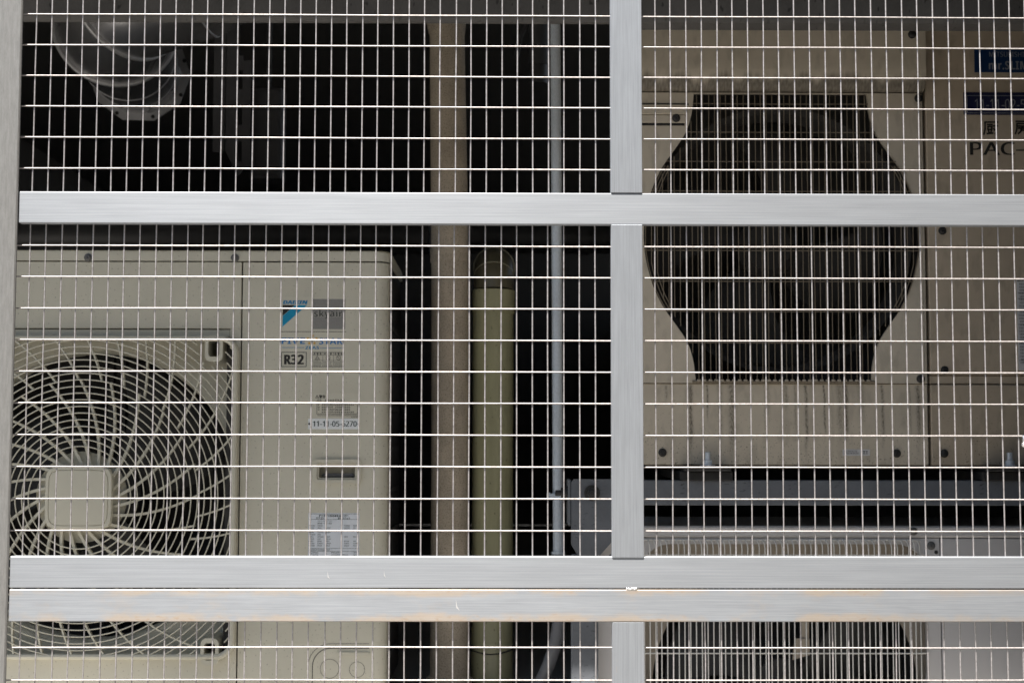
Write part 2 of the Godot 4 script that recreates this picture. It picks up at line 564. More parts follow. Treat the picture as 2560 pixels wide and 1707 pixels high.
# characters drawn as pen strokes on a 10 x 10 field, y up
const GLYPHS := {
	"厨": [[1, 9, 10, 9], [1, 9, 1, 4], [1, 4, 0, 0], [2.6, 7.2, 6.2, 7.2], [3, 5.8, 5.8, 5.8], [3, 5.8, 3, 3.6], [5.8, 5.8, 5.8, 3.6], [3, 3.6, 5.8, 3.6], [3.4, 2.8, 3.8, 1.2], [5.4, 2.8, 5, 1.2], [2.3, 0.6, 6.5, 1], [6.8, 6.2, 10, 6.2], [9, 7.6, 9, 0.6], [9, 0.6, 8, 0.9], [7.2, 4.4, 7.8, 3]],
	"房": [[0.8, 9.2, 9.6, 9.2], [1.4, 7.6, 9, 7.6], [9, 7.6, 9, 5.8], [1.4, 5.8, 9, 5.8], [1.4, 7.6, 1.2, 3.5], [1.2, 3.5, 0.2, 0.2], [5.2, 5.4, 5.2, 4.4], [2.4, 4.3, 9.6, 4.3], [4.6, 4.2, 4, 1.8], [4, 1.8, 2.2, 0.3], [4.6, 2.8, 8.6, 2.8], [8.6, 2.8, 8, 0.4], [8, 0.4, 6.6, 0.6]],
	"警": [[0.5, 9.2, 5, 9.2], [1.6, 10, 1.6, 8.6], [3.6, 10, 3.6, 8.6], [0.8, 8, 4.4, 8], [4.4, 8, 4.2, 6.2], [1.2, 7.2, 3, 7.2], [6.4, 9.8, 5.4, 7.6], [5.8, 8.8, 9.8, 8.8], [8.8, 8.8, 5.6, 6], [6.4, 8, 9.8, 6], [0.4, 5.2, 9.6, 5.2], [2, 4, 8, 4], [2, 3, 8, 3], [2.4, 2, 7.6, 2], [2.4, 2, 2.4, 0], [7.6, 2, 7.6, 0], [2.4, 0, 7.6, 0]],
	"告": [[2.6, 9.8, 1.2, 7.4], [2, 8.4, 8.6, 8.4], [5, 10, 5, 5.6], [0.4, 5.6, 9.6, 5.6], [2, 4, 8, 4], [2, 4, 2, 0], [8, 4, 8, 0], [2, 0.6, 8, 0.6]],
	"ダ": [[3.6, 9, 1, 4.6], [3, 8, 7.4, 8], [7.4, 8, 2, 0], [2.8, 5.4, 5.6, 3.6], [8, 10, 8.6, 8.6], [9.2, 10, 9.8, 8.6]],
	"イ": [[8, 9.4, 1, 4.6], [5.2, 7, 5.2, 0]],
	"キ": [[1.2, 6.8, 8.8, 7.6], [0.6, 3.6, 9.4, 4.4], [4.4, 10, 5.8, 0]],
	"ン": [[1, 8.4, 3.4, 6.8], [1.2, 0.6, 9, 7.6]],
	"工": [[1, 8.6, 9, 8.6], [5, 8.6, 5, 1], [0.4, 1, 9.6, 1]],
	"エ": [[1.4, 8, 8.6, 8], [5, 8, 5, 1.6], [0.6, 1.6, 9.4, 1.6]],
	"ア": [[0.8, 8.8, 9.2, 8.8], [9.2, 8.8, 6.6, 5.6], [5, 6.8, 4.6, 3], [4.6, 3, 2, 0]],
	"コ": [[1.4, 8, 8.6, 8], [8.6, 8, 8.6, 1], [1.2, 1.2, 8.6, 1.2]],
	"ユ": [[2, 7.4, 7.4, 7.4], [7.4, 7.4, 6.6, 1.6], [0.6, 1.6, 9.4, 1.6]],
	"ニ": [[1.8, 7.4, 8.2, 7.4], [0.8, 1.6, 9.2, 1.6]],
	"ッ": [[2, 6.4, 2.8, 4], [4.6, 6.8, 5.4, 4.4], [8.4, 6.6, 3.4, 0]],
	"ト": [[3.6, 9.6, 3.6, 0], [3.6, 6, 8, 3.8]],
	"パ": [[3.4, 7.4, 0.8, 1.6], [6, 7.4, 9.4, 1.2], [8, 9.6, 9, 9.6], [9, 9.6, 8.4, 8.4]],
	"ケ": [[3.4, 9.4, 1, 5], [2.6, 7.2, 9.2, 7.2], [6.4, 7.2, 3, 0]],
	"ー": [[1, 5, 9, 5]],
	"ジ": [[2, 9, 4, 7.6], [1, 6.2, 3, 4.8], [1.6, 0.6, 8.6, 6], [7, 9.6, 7.6, 8.2], [8.6, 9.8, 9.2, 8.4]],
	"の": [[5, 7.6, 3, 1.6], [3, 1.6, 1, 4], [1, 4, 3.4, 7.6], [3.4, 7.6, 8, 7], [8, 7, 9, 4], [9, 4, 6, 0.8]],
	"れ": [[2.4, 10, 2.4, 0], [0.8, 7.4, 4.4, 7.6], [4.4, 7.6, 0.8, 2], [2.4, 4.8, 6.6, 7.4], [6.6, 7.4, 7, 1.6], [7, 1.6, 9.8, 2.4]],
	"あ": [[1.4, 8, 8.6, 8.2], [4.2, 10, 4.6, 0.8], [7.2, 6.4, 2.4, 1], [2.4, 1, 1, 3], [1, 3, 6, 5.4], [6, 5.4, 9, 3.6], [9, 3.6, 6, 0.4]],
	"り": [[2.4, 9, 2.6, 4], [7.6, 9.6, 7.6, 4], [7.6, 4, 4.4, 0]],
	"そ": [[2.4, 9, 7.8, 9], [7.8, 9, 1, 5.2], [1, 5.2, 9.2, 5.6], [6, 5.4, 4, 2.4], [4, 2.4, 7.6, 0.2]],
	"お": [[0.8, 7.6, 6, 7.8], [3.4, 9.8, 3.4, 0.6], [3.4, 0.6, 1, 2.6], [1, 2.6, 7, 5.6], [7, 5.6, 9, 3], [9, 3, 6, 0.6], [7.4, 8.8, 9.4, 7.2]],
	"・": [[4.4, 5, 5.6, 5]],
	" ": [],
}

# a line of characters; those without strokes above are set as dense small marks
func line_of(st: SurfaceTool, s: String, x: float, y: float, size: float, pitch: float, pen: float, z: float):
	for i in s.length():
		var ch := s[i]
		var o := Vector2(x + i * pitch, y)
		var list: Array = GLYPHS[ch] if GLYPHS.has(ch) else []
		if not GLYPHS.has(ch):
			for k in 3:
				var v := 1.0 + 3.6 * k + rng.randf_range(-0.5, 0.5)
				list = list + [[rng.randf_range(0.2, 2.0), v, rng.randf_range(7.5, 9.8), v]]
			var u := rng.randf_range(3.0, 6.5)
			list = list + [[u, 0.4, u, 9.6], [rng.randf_range(0.6, 1.6), 0.6, rng.randf_range(1.2, 2.6), 6.0]]
		for q in list:
			stroke(st, o + Vector2(q[0], q[1]) * size * 0.1, o + Vector2(q[2], q[3]) * size * 0.1, pen, z)

# small marks of print too fine to read
func fine_print(st: SurfaceTool, x: float, y: float, w: float, h: float, z: float):
	var u := x
	while u < x + w - h * 0.3:
		var cw := h * rng.randf_range(0.45, 0.95)
		rect(st, u, y + h * 0.72, u + cw, y + h, z)
		rect(st, u, y, u + cw, y + h * 0.22, z)
		rect(st, u + cw * 0.35, y + h * 0.25, u + cw * 0.62, y + h * 0.7, z)
		u += cw + h * 0.22

func arc_line(st: SurfaceTool, c: Vector2, r: float, w: float, z: float, n := 28, a0 := 0.0, a1 := TAU):
	for k in n:
		var p: float = lerp(a0, a1, float(k) / n)
		var q: float = lerp(a0, a1, float(k + 1) / n)
		stroke(st, c + Vector2(cos(p), sin(p)) * r, c + Vector2(cos(q), sin(q)) * r, w, z)

# ---------------------------------------------------------------- shared small hardware
var screw_mesh: Mesh
var hex_mesh: Mesh
func make_hardware():
	var st := begin()
	lathe(st, Vector3.ZERO, Vector3(0, 0, 1), [Vector2(0.0085, 0), Vector2(0.0085, 0.001), Vector2(0.0062, 0.0014), Vector2(0.006, 0.004), Vector2(0.0045, 0.0058), Vector2(0.002, 0.006), Vector2(0.0016, 0.004), Vector2(0.0, 0.004)], 18)
	screw_mesh = st.commit()
	st = begin()
	lathe(st, Vector3.ZERO, Vector3(0, 1, 0), [Vector2(0.016, 0), Vector2(0.016, 0.002), Vector2(0.0095, 0.0022), Vector2(0.0095, 0.011), Vector2(0.006, 0.0125), Vector2(0.0055, 0.026), Vector2(0.0045, 0.0275), Vector2(0.0, 0.0275)], 6)
	hex_mesh = st.commit()

func put(called: String, mesh: Mesh, m: Material, parent: Node3D, p: Vector3) -> MeshInstance3D:
	var o := obj(called, mesh, m, parent)
	o.position += p
	return o

# ================================================================ the scene
func _ready():
	# camera, sky, sun, exposure
	var cam := Camera3D.new()
	cam.name = "camera"
	cam.position = Vector3(0, 1.5, 2.2526)
	cam.rotation_degrees = Vector3(3.95, -0.4985, 0.087)
	cam.fov = 26.98
	cam.near = 0.05
	cam.far = 400.0
	cam.current = true
	var lens := CameraAttributesPhysical.new()
	lens.frustum_focal_length = 50.02
	lens.frustum_focus_distance = 2.28
	lens.frustum_near = 0.05
	lens.frustum_far = 400.0
	lens.exposure_aperture = 9.0
	cam.attributes = lens
	add_child(cam)
	var env := Environment.new()
	env.background_mode = Environment.BG_SKY
	var sm := ProceduralSkyMaterial.new()
	sm.sky_top_color = Color(0.50, 0.57, 0.66)
	sm.sky_horizon_color = Color(0.84, 0.845, 0.84)
	sm.sky_curve = 0.12
	sm.ground_horizon_color = Color(0.5, 0.5, 0.5)
	sm.ground_bottom_color = Color(0.35, 0.34, 0.33)
	var sky := Sky.new()
	sky.sky_material = sm
	env.sky = sky
	env.background_energy_multiplier = 0.75
	env.tonemap_mode = Environment.TONE_MAPPER_LINEAR
	env.tonemap_exposure = 2.95
	env.sdfgi_enabled = true
	env.ssao_enabled = true
	env.ssil_enabled = true
	var we := WorldEnvironment.new()
	we.name = "world_environment"
	we.environment = env
	add_child(we)
	var sun := DirectionalLight3D.new()
	sun.name = "sun"
	sun.light_energy = 1.6
	sun.light_color = Color(1.0, 0.97, 0.93)
	sun.light_angular_distance = 0.5
	sun.shadow_enabled = true
	add_child(sun)
	sun.look_at_from_position(Vector3(-0.4, 2.6, 1.0) * 5.0, Vector3.ZERO, Vector3(0, 0, 1))

	make_materials()
	make_hardware()
	build_setting()
	build_fence()
	build_unit_with_plastic_grille()
	build_upper_unit()
	build_lower_unit()
	build_rack()
	build_pipes()
	build_duct()
	build_small_things()

# ---------------------------------------------------------------- setting
func build_setting():
	var st := begin()
	quad(st, Vector3(-150, 0, -150), Vector3(150, 0, -150), Vector3(150, 0, 150), Vector3(-150, 0, 150), Vector3.UP)
	struct("ground", st, M.asphalt)
	st = begin()
	box(st, Vector3(-30, 0.001, 0.062), Vector3(0.898, 0.12, 3.2), 0.01)
	struct("pavement", st, M.pavement)
	# raised floor of the bay with its front wall
	st = begin()
	box(st, Vector3(-2.4, 0.004, -7.0), Vector3(1.9, 0.95, 0.06), 0.01)
	struct("bay_floor", st, M.floor)
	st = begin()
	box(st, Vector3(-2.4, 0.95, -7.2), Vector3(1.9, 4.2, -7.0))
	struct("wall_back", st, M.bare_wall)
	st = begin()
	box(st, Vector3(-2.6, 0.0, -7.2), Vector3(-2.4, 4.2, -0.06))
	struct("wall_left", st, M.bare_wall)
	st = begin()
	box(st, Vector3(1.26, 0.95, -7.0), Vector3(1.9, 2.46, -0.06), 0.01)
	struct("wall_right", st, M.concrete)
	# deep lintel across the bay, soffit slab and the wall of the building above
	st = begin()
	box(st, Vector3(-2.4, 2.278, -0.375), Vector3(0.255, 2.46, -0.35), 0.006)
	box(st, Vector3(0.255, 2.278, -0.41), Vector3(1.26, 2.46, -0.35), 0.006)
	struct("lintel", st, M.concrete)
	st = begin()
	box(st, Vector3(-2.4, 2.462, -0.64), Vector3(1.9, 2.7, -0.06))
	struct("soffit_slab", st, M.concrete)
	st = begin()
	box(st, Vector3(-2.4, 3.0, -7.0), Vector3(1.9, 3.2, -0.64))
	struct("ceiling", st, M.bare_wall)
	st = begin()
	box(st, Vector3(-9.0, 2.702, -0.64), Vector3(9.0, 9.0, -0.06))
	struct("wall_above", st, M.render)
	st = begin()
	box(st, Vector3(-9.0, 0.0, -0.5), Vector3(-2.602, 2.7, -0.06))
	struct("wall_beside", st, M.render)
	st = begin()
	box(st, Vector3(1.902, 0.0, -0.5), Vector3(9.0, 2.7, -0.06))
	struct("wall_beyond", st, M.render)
	# unseen walls beside and opposite the bay, added to keep light off it
	st = begin()
	box(st, Vector3(0.90, 0.0, -0.056), Vector3(2.4, 9.0, 6.0))
	struct("added_wall_beside", st, M.added_wall)
	st = begin()
	box(st, Vector3(-20.0, 0.0, 9.0), Vector3(20.0, 5.2, 12.0))
	struct("added_wall_opposite", st, M.added_wall)

# ---------------------------------------------------------------- the fence
func wire_mesh(length: float, along_x: bool, r: float, bow: float) -> Mesh:
	var st := begin()
	var pts := []
	var ph := rng.randf_range(0.0, TAU)
	for k in 13:
		var f := k / 12.0
		var w := bow * sin(f * PI) * (0.7 + 0.6 * sin(f * 9.0 + ph))
		pts.append(Vector3(length * f, w, 0) if along_x else Vector3(w, length * f, 0))
	tube(st, pts, r, 10)
	return st.commit()

func build_fence():
	rng.seed = 5
	var f := thing("wire_mesh_fence", "aluminium framed welded wire mesh fence across the whole front", "fence", Vector3(0.2, 0.95, 0))
	var zb := -0.004
	# rails
	for a in [[1.8412, 1.8915, "alu", 0.0120], [1.2688, 1.3180, "alu", 0.0120], [1.2172, 1.2668, "alu_stained", 0.0122], [2.30, 2.35, "alu", 0.012], [0.975, 1.025, "alu", 0.012]]:
		uvo = Vector2(-0.77, a[1])
		uvs = Vector2(2.0, a[1] - a[0])
		var st := begin()
		box(st, Vector3(-0.7628, a[0], zb), Vector3(0.898, a[1], a[3]), 0.0012)
		obj("rail", st, M[a[2]], f, "rail with tan rust stains" if a[2] == "alu_stained" else "")
	# posts between the rails, a touch proud of them
	for a in [[1.8920, 2.2995, "alu_post", 0.0136], [1.3163, 1.8410, "alu_post", 0.0136], [1.0255, 1.2170, "alu_post_stained", 0.0116]]:
		for x in [0.1766]:
			# lay the brushing along the post: build it lying down, then stand it up
			var st2 := begin()
			uvo = Vector2(a[0] - 1.5, 0.025)
			uvs = Vector2(1.0, 0.05)
			box(st2, Vector3(a[0] - 1.5, -0.025, zb), Vector3(a[1] - 1.5, 0.025, a[3]), 0.0008)
			var o := obj("post", st2, M[a[2]], f)
			o.rotation.z = PI / 2
			o.position += Vector3(x + 0.025, 1.5, 0)
	# weld bead, bright scratches
	var st := begin()
	for k in 7:
		lathe(st, Vector3(0.2000 + k * 0.0024, 1.2676 + rng.randf_range(-0.0005, 0.0004), 0.0112 + 0.0002 * (k % 2)), Vector3(0, 0, 1), [Vector2(0.0021, 0), Vector2(0.0019, 0.0009), Vector2(0.0011, 0.0016), Vector2(0, 0.0018)], 10)
	obj("weld_bead", st, M.weld, f)
	for a in [[-0.0675, 1.243, 0.006, 0.017], [-0.268, 1.289, 0.004, 0.012], [-0.18, 1.291, 0.003, 0.011]]:
		st = begin()
		prism(st, PackedVector2Array([Vector2(a[0], a[1] + a[3] * 0.5), Vector2(a[0] + a[2] * 0.35, a[1] - a[3] * 0.1), Vector2(a[0] + a[2], a[1] - a[3] * 0.5), Vector2(a[0] + a[2] * 0.1, a[1] - a[3] * 0.25)]), 0.0121, 0.0124)
		obj("scratch", st, M.scratch, f)
	# wires: uprights behind, level wires in front of them
	var r := 0.00116
	for span in [[1.885, 2.305, 0.0], [1.312, 1.847, -0.001], [1.02, 1.223, -0.001]]:
		var ups := []
		for k in 6:
			ups.append(wire_mesh(span[1] - span[0], false, r * rng.randf_range(0.97, 1.04), rng.randf_range(-0.0007, 0.0007)))
		for side in [[-0.7470, 37], [0.2495, 26]]:
			for i in side[1]:
				var o := put("wire", ups[rng.randi() % 6], M.wire_upright, f, Vector3(side[0] + span[2] + 0.025 * i + rng.randf_range(-0.0005, 0.0005), span[0], -r))
				o.rotation.z = rng.randf_range(-0.0012, 0.0012)
	var across_a := []
	var across_b := []
	for k in 5:
		across_a.append(wire_mesh(0.948, true, r, rng.randf_range(-0.0007, 0.0007)))
		across_b.append(wire_mesh(0.675, true, r, rng.randf_range(-0.0005, 0.0005)))
	for bay in [[2.281, 8], [1.8069, 10], [1.1757, 3]]:
		for i in bay[1]:
			for side in [[-0.768, across_a], [0.223, across_b]]:
				var o := put("wire", side[1][rng.randi() % 5], M.wire, f, Vector3(side[0], bay[0] - 0.05 * i + rng.randf_range(-0.0003, 0.0003), r * 0.9))
				o.rotation.z = rng.randf_range(-0.0004, 0.0004)
	# the dull post the fence is hung on
	uvo = Vector2(0.9, 0.03)
	uvs = Vector2(1.6, 0.06)
	st = begin()
	box(st, Vector3(0.952, -0.045, 0.0085), Vector3(2.45, 0.045, 0.0165), 0.002)
	box(st, Vector3(0.952, 0.037, -0.06), Vector3(2.45, 0.045, 0.0083), 0.001)
	var p := obj("fence_post", st, M.post)
	p.rotation.z = PI / 2
	p.position = Vector3(-0.8092, 0, 0)
	tag(p, "dull grey brushed metal post at the fence's outer end", "post")

# ---------------------------------------------------------------- outdoor unit with the round plastic grille
func build_unit_with_plastic_grille():
	rng.seed = 11
	var z := -0.65
	var t := thing("outdoor_unit", "cream air conditioner outdoor unit with swirled round fan grille and cyan logo", "air conditioner", Vector3(-0.71, 0.95, -0.83))
	var fc := Vector2(-0.845, 1.383)
	uvo = Vector2(-1.2, 1.9)
	uvs = Vector2(1.0, 1.0)
	# fan side of the front
	var st := begin()
	plate_hole(st, fc, PackedVector2Array([Vector2(-1.19, 0.99), Vector2(-0.5292, 0.99), Vector2(-0.5292, 1.7072), Vector2(-1.19, 1.7072)]), round_rect(-1.148, 1.067, -0.537, 1.703, 0.03), z - 0.080, z)
	obj("front_panel", st, M.enamel, t)
	st = begin()
	plate_hole(st, fc, PackedVector2Array([Vector2(-1.17, 1.04), Vector2(-0.531, 1.04), Vector2(-0.531, 1.7070), Vector2(-1.17, 1.7070)]), circle_poly(fc, 0.3075), z - 0.090, z - 0.0805)
	obj("shroud_plate", st, M.enamel, t)
	st = begin()
	box(st, Vector3(-1.19, 1.7255, z - 0.012), Vector3(-0.5292, 1.8622, z), 0.001)
	box(st, Vector3(-0.5508, 1.7072, z - 0.012), Vector3(-0.5292, 1.7255, z - 0.0002))
	obj("upper_panel", st, M.enamel, t)
	st = begin()
	box(st, Vector3(-1.17, 1.7088, z - 0.014), Vector3(-0.5520, 1.7236, z - 0.004), 0.001)
	obj("trim_strip", st, M.plastic, t)
	# service side with its rounded corner
	st = begin()
	var hy := Vector2(-0.3298, 1.4352)
	plate_hole(st, hy, PackedVector2Array([Vector2(-0.5262, 0.99), Vector2(-0.2525, 0.99), Vector2(-0.2525, 1.8615), Vector2(-0.5262, 1.8615)]), round_rect(-0.3665, 1.4225, -0.2932, 1.4485, 0.003), z - 0.004, z)
	var rc := 0.0245
	for k in 8:
		var a := PI / 2 * k / 8
		var b := PI / 2 * (k + 1) / 8
		var p0 := Vector3(-0.2525 + rc * sin(a), 0, z - rc + rc * cos(a))
		var p1 := Vector3(-0.2525 + rc * sin(b), 0, z - rc + rc * cos(b))
		var n0 := Vector3(sin(a), 0, cos(a))
		var n1 := Vector3(sin(b), 0, cos(b))
		var q := [p0 + Vector3(0, 0.99, 0), p1 + Vector3(0, 0.99, 0), p1 + Vector3(0, 1.8615, 0), p0 + Vector3(0, 1.8615, 0)]
		squad(st, q, [n0, n1, n1, n0], [uv_of(q[0]), uv_of(q[1]), uv_of(q[2]), uv_of(q[3])])
	quad(st, Vector3(-0.228, 0.99, z - rc), Vector3(-0.228, 0.99, z - 0.06), Vector3(-0.228, 1.8615, z - 0.06), Vector3(-0.228, 1.8615, z - rc), Vector3.RIGHT)
	obj("service_panel", st, M.enamel, t)
	# recessed handle: raised rim, pocket and lip
	var hd := begin()
	plate_hole(hd, hy, round_rect(-0.3782, 1.4108, -0.2815, 1.4598, 0.008), round_rect(-0.3705, 1.4185, -0.2892, 1.4525, 0.005), z, z + 0.0055)
	plate_hole(hd, hy, round_rect(-0.3703, 1.4187, -0.2894, 1.4523, 0.005), round_rect(-0.3665, 1.4225, -0.2932, 1.4485, 0.003), z, z + 0.0015)
	var h := obj("handle", hd, M.plastic, t)
	st = begin()
	var hx0 := -0.3665
	var hx1 := -0.2932
	var hy0 := 1.4225
	var hy1 := 1.4485
	var zd := z - 0.030
	quad(st, Vector3(hx0, hy0, zd), Vector3(hx1, hy0, zd), Vector3(hx1, hy1, zd), Vector3(hx0, hy1, zd), Vector3(0, 0, 1))
	quad(st, Vector3(hx0, hy1, z), Vector3(hx1, hy1, z), Vector3(hx1, hy1, zd), Vector3(hx0, hy1, zd), Vector3.DOWN)
	quad(st, Vector3(hx0, hy0, z), Vector3(hx1, hy0, z), Vector3(hx1, hy0, zd), Vector3(hx0, hy0, zd), Vector3.UP)
	quad(st, Vector3(hx0, hy0, z), Vector3(hx0, hy1, z), Vector3(hx0, hy1, zd), Vector3(hx0, hy0, zd), Vector3.RIGHT)
	quad(st, Vector3(hx1, hy0, z), Vector3(hx1, hy1, z), Vector3(hx1, hy1, zd), Vector3(hx1, hy0, zd), Vector3.LEFT)
	obj("pocket", st, M.plastic, h)
	st = begin()
	box(st, Vector3(hx0 + 0.004, hy0 + 0.0005, zd + 0.002), Vector3(hx1 - 0.004, hy0 + 0.0085, z - 0.014), 0.003)
	obj("grip", st, M.flex, h)
	# top cap with rounded corner
	st = begin()
	var cap := PackedVector2Array([Vector2(-1.193, z - 0.38), Vector2(-1.193, z + 0.002)])
	for k in 9:
		var a := PI / 2 * k / 8
		cap.append(Vector2(-0.2525 + 0.0265 * sin(a), z - 0.0245 + 0.0265 * cos(a)))
	cap.append(Vector2(-0.226, z - 0.38))
	for q in [[1.8645, 1.8822, 0.0, 0.0], [1.8822, 1.8855, 0.0, 0.0035]]:
		var cc := Vector2(-0.7, z - 0.19)
		for i in cap.size():
			var a: Vector2 = cap[i]
			var b: Vector2 = cap[(i + 1) % cap.size()]
			var ia: Vector2 = a + (cc - a).normalized() * q[3]
			var ib: Vector2 = b + (cc - b).normalized() * q[3]
			var o := (a + b) * 0.5 - cc
			quad(st, Vector3(a.x, q[0], a.y), Vector3(b.x, q[0], b.y), Vector3(ib.x, q[1], ib.y), Vector3(ia.x, q[1], ia.y), Vector3(o.x, 0.05, o.y))
	var tr := Geometry2D.triangulate_polygon(cap)
	for i in range(0, tr.size(), 3):
		for y in [1.8645, 1.8852]:
			tri(st, Vector3(cap[tr[i]].x, y, cap[tr[i]].y), Vector3(cap[tr[i + 1]].x, y, cap[tr[i + 1]].y), Vector3(cap[tr[i + 2]].x, y, cap[tr[i + 2]].y), Vector3.UP if y > 1.87 else Vector3.DOWN)
	obj("top_cap", st, M.enamel, t)
	# casing behind: side, back, bottom, inner dark chamber
	st = begin()
	box(st, Vector3(-0.2455, 0.99, z - 0.378), Vector3(-0.2295, 1.863, z - 0.055), 0.002)
	obj("side_coil", st, M.bolt_dark, t)
	st = begin()
	for k in 9:
		box(st, Vector3(-0.2285, 1.05 + k * 0.085, z - 0.30), Vector3(-0.2255, 1.06 + k * 0.085, z - 0.10), 0.001)
	obj("side_louver", st, M.fan, t)
	st = begin()
	box(st, Vector3(-1.19, 0.99, z - 0.38), Vector3(-0.25, 1.863, z - 0.36))
	box(st, Vector3(-0.56, 1.0, z - 0.36), Vector3(-0.545, 1.86, z - 0.02))
	box(st, Vector3(-1.19, 1.0, z - 0.36), Vector3(-1.175, 1.86, z - 0.02))
	box(st, Vector3(-1.175, 1.0, z - 0.36), Vector3(-0.56, 1.01, z - 0.02))
	box(st, Vector3(-1.175, 1.845, z - 0.36), Vector3(-0.56, 1.86, z - 0.02))
	obj("chamber", st, M.inside, t)
	for x in [-1.0, -0.42]:
		st = begin()
		box(st, Vector3(x - 0.05, 0.951, z - 0.36), Vector3(x + 0.05, 0.99, z + 0.02), 0.003)
		obj("foot", st, M.plastic, t)
	# bell mouth, fan, motor bracket
	st = begin()
	lathe(st, Vector3(fc.x, fc.y, z - 0.080), Vector3(0, 0, 1), [Vector2(0.3075, -0.002), Vector2(0.302, -0.008), Vector2(0.298, -0.02), Vector2(0.297, -0.05)], 64)
	obj("bell_mouth", st, M.plastic, t)
	var fan := begin()
	lathe(fan, Vector3(fc.x, fc.y, z - 0.17), Vector3(0, 0, 1), [Vector2(0.075, -0.08), Vector2(0.075, 0.0), Vector2(0.06, 0.014), Vector2(0, 0.016)], 32)
	var fo := obj("fan", fan, M.fan, t)
	for b in 3:
		st = begin()
		fan_blade(st, Vector3(fc.x, fc.y, z - 0.19), 0.074, 0.275, 0.6 + TAU / 3 * b, 1.25, 0.075)
		obj("blade", st, M.fan, fo)
	for x in [-0.862, -0.835]:
		st = begin()
		box(st, Vector3(x - 0.007, 1.05, z - 0.275), Vector3(x + 0.007, 1.75, z - 0.26), 0.002)
		obj("motor_bracket", st, M.bolt_dark, t)
	# grille
	build_round_grille(t, fc, z)
	for x in [-0.8431, -0.5429]:
		put("screw", screw_mesh, M.bolt, t, Vector3(x, 1.8706, z + 0.002))
	# knock-out cover low on the service side
	st = begin()
	stroke(st, Vector2(-0.3754, 0.99), Vector2(-0.3754, 1.045), 0.0016, z + 0.0004)
	for w in [[0.0, 0.0016], [0.009, 0.0010]]:
		var R: float = 0.036 + w[0]
		arc_line(st, Vector2(-0.3394, 1.045), R, w[1], z + 0.0004, 12, PI / 2, PI)
		stroke(st, Vector2(-0.3394, 1.045 + R), Vector2(-0.262, 1.045 + R), w[1], z + 0.0004)
	arc_line(st, Vector2(-0.3408, 1.0404), 0.019, 0.0008, z + 0.0004)
	arc_line(st, Vector2(-0.2856, 1.0387), 0.0155, 0.0008, z + 0.0004)
	var ko := obj("knock_out_cover", st, M.ink_grey, t)
	st = begin()
	prism(st, round_rect(-0.3254, 1.0665, -0.2600, 1.0735, 0.003), z, z + 0.0035)
	obj("knock_out_grip", st, M.plastic, ko)
	stickers_of_first_unit(t, z)

func fan_blade(st: SurfaceTool, c: Vector3, r0: float, r1: float, a: float, sweep: float, pitch: float):
	var nr := 6
	var na := 10
	var grid := []
	for i in nr + 1:
		var row := []
		var f := float(i) / nr
		var r: float = lerp(r0, r1, f)
		for k in na + 1:
			var u := float(k) / na
			var lead: float = 0.35 * f * f
			var ang: float = a + lead + sweep * (u - 0.5) * (1.0 - 0.12 * f)
			row.append(c + Vector3(cos(ang) * r, sin(ang) * r, pitch * (u - 0.5) + 0.012 * sin(u * PI)))
		grid.append(row)
	for i in nr:
		for k in na:
			quad(st, grid[i][k], grid[i][k + 1], grid[i + 1][k + 1], grid[i + 1][k], Vector3(0, 0, 1))
			var d := Vector3(0, 0, -0.004)
			quad(st, grid[i][k] + d, grid[i][k + 1] + d, grid[i + 1][k + 1] + d, grid[i + 1][k] + d, Vector3(0, 0, -1))

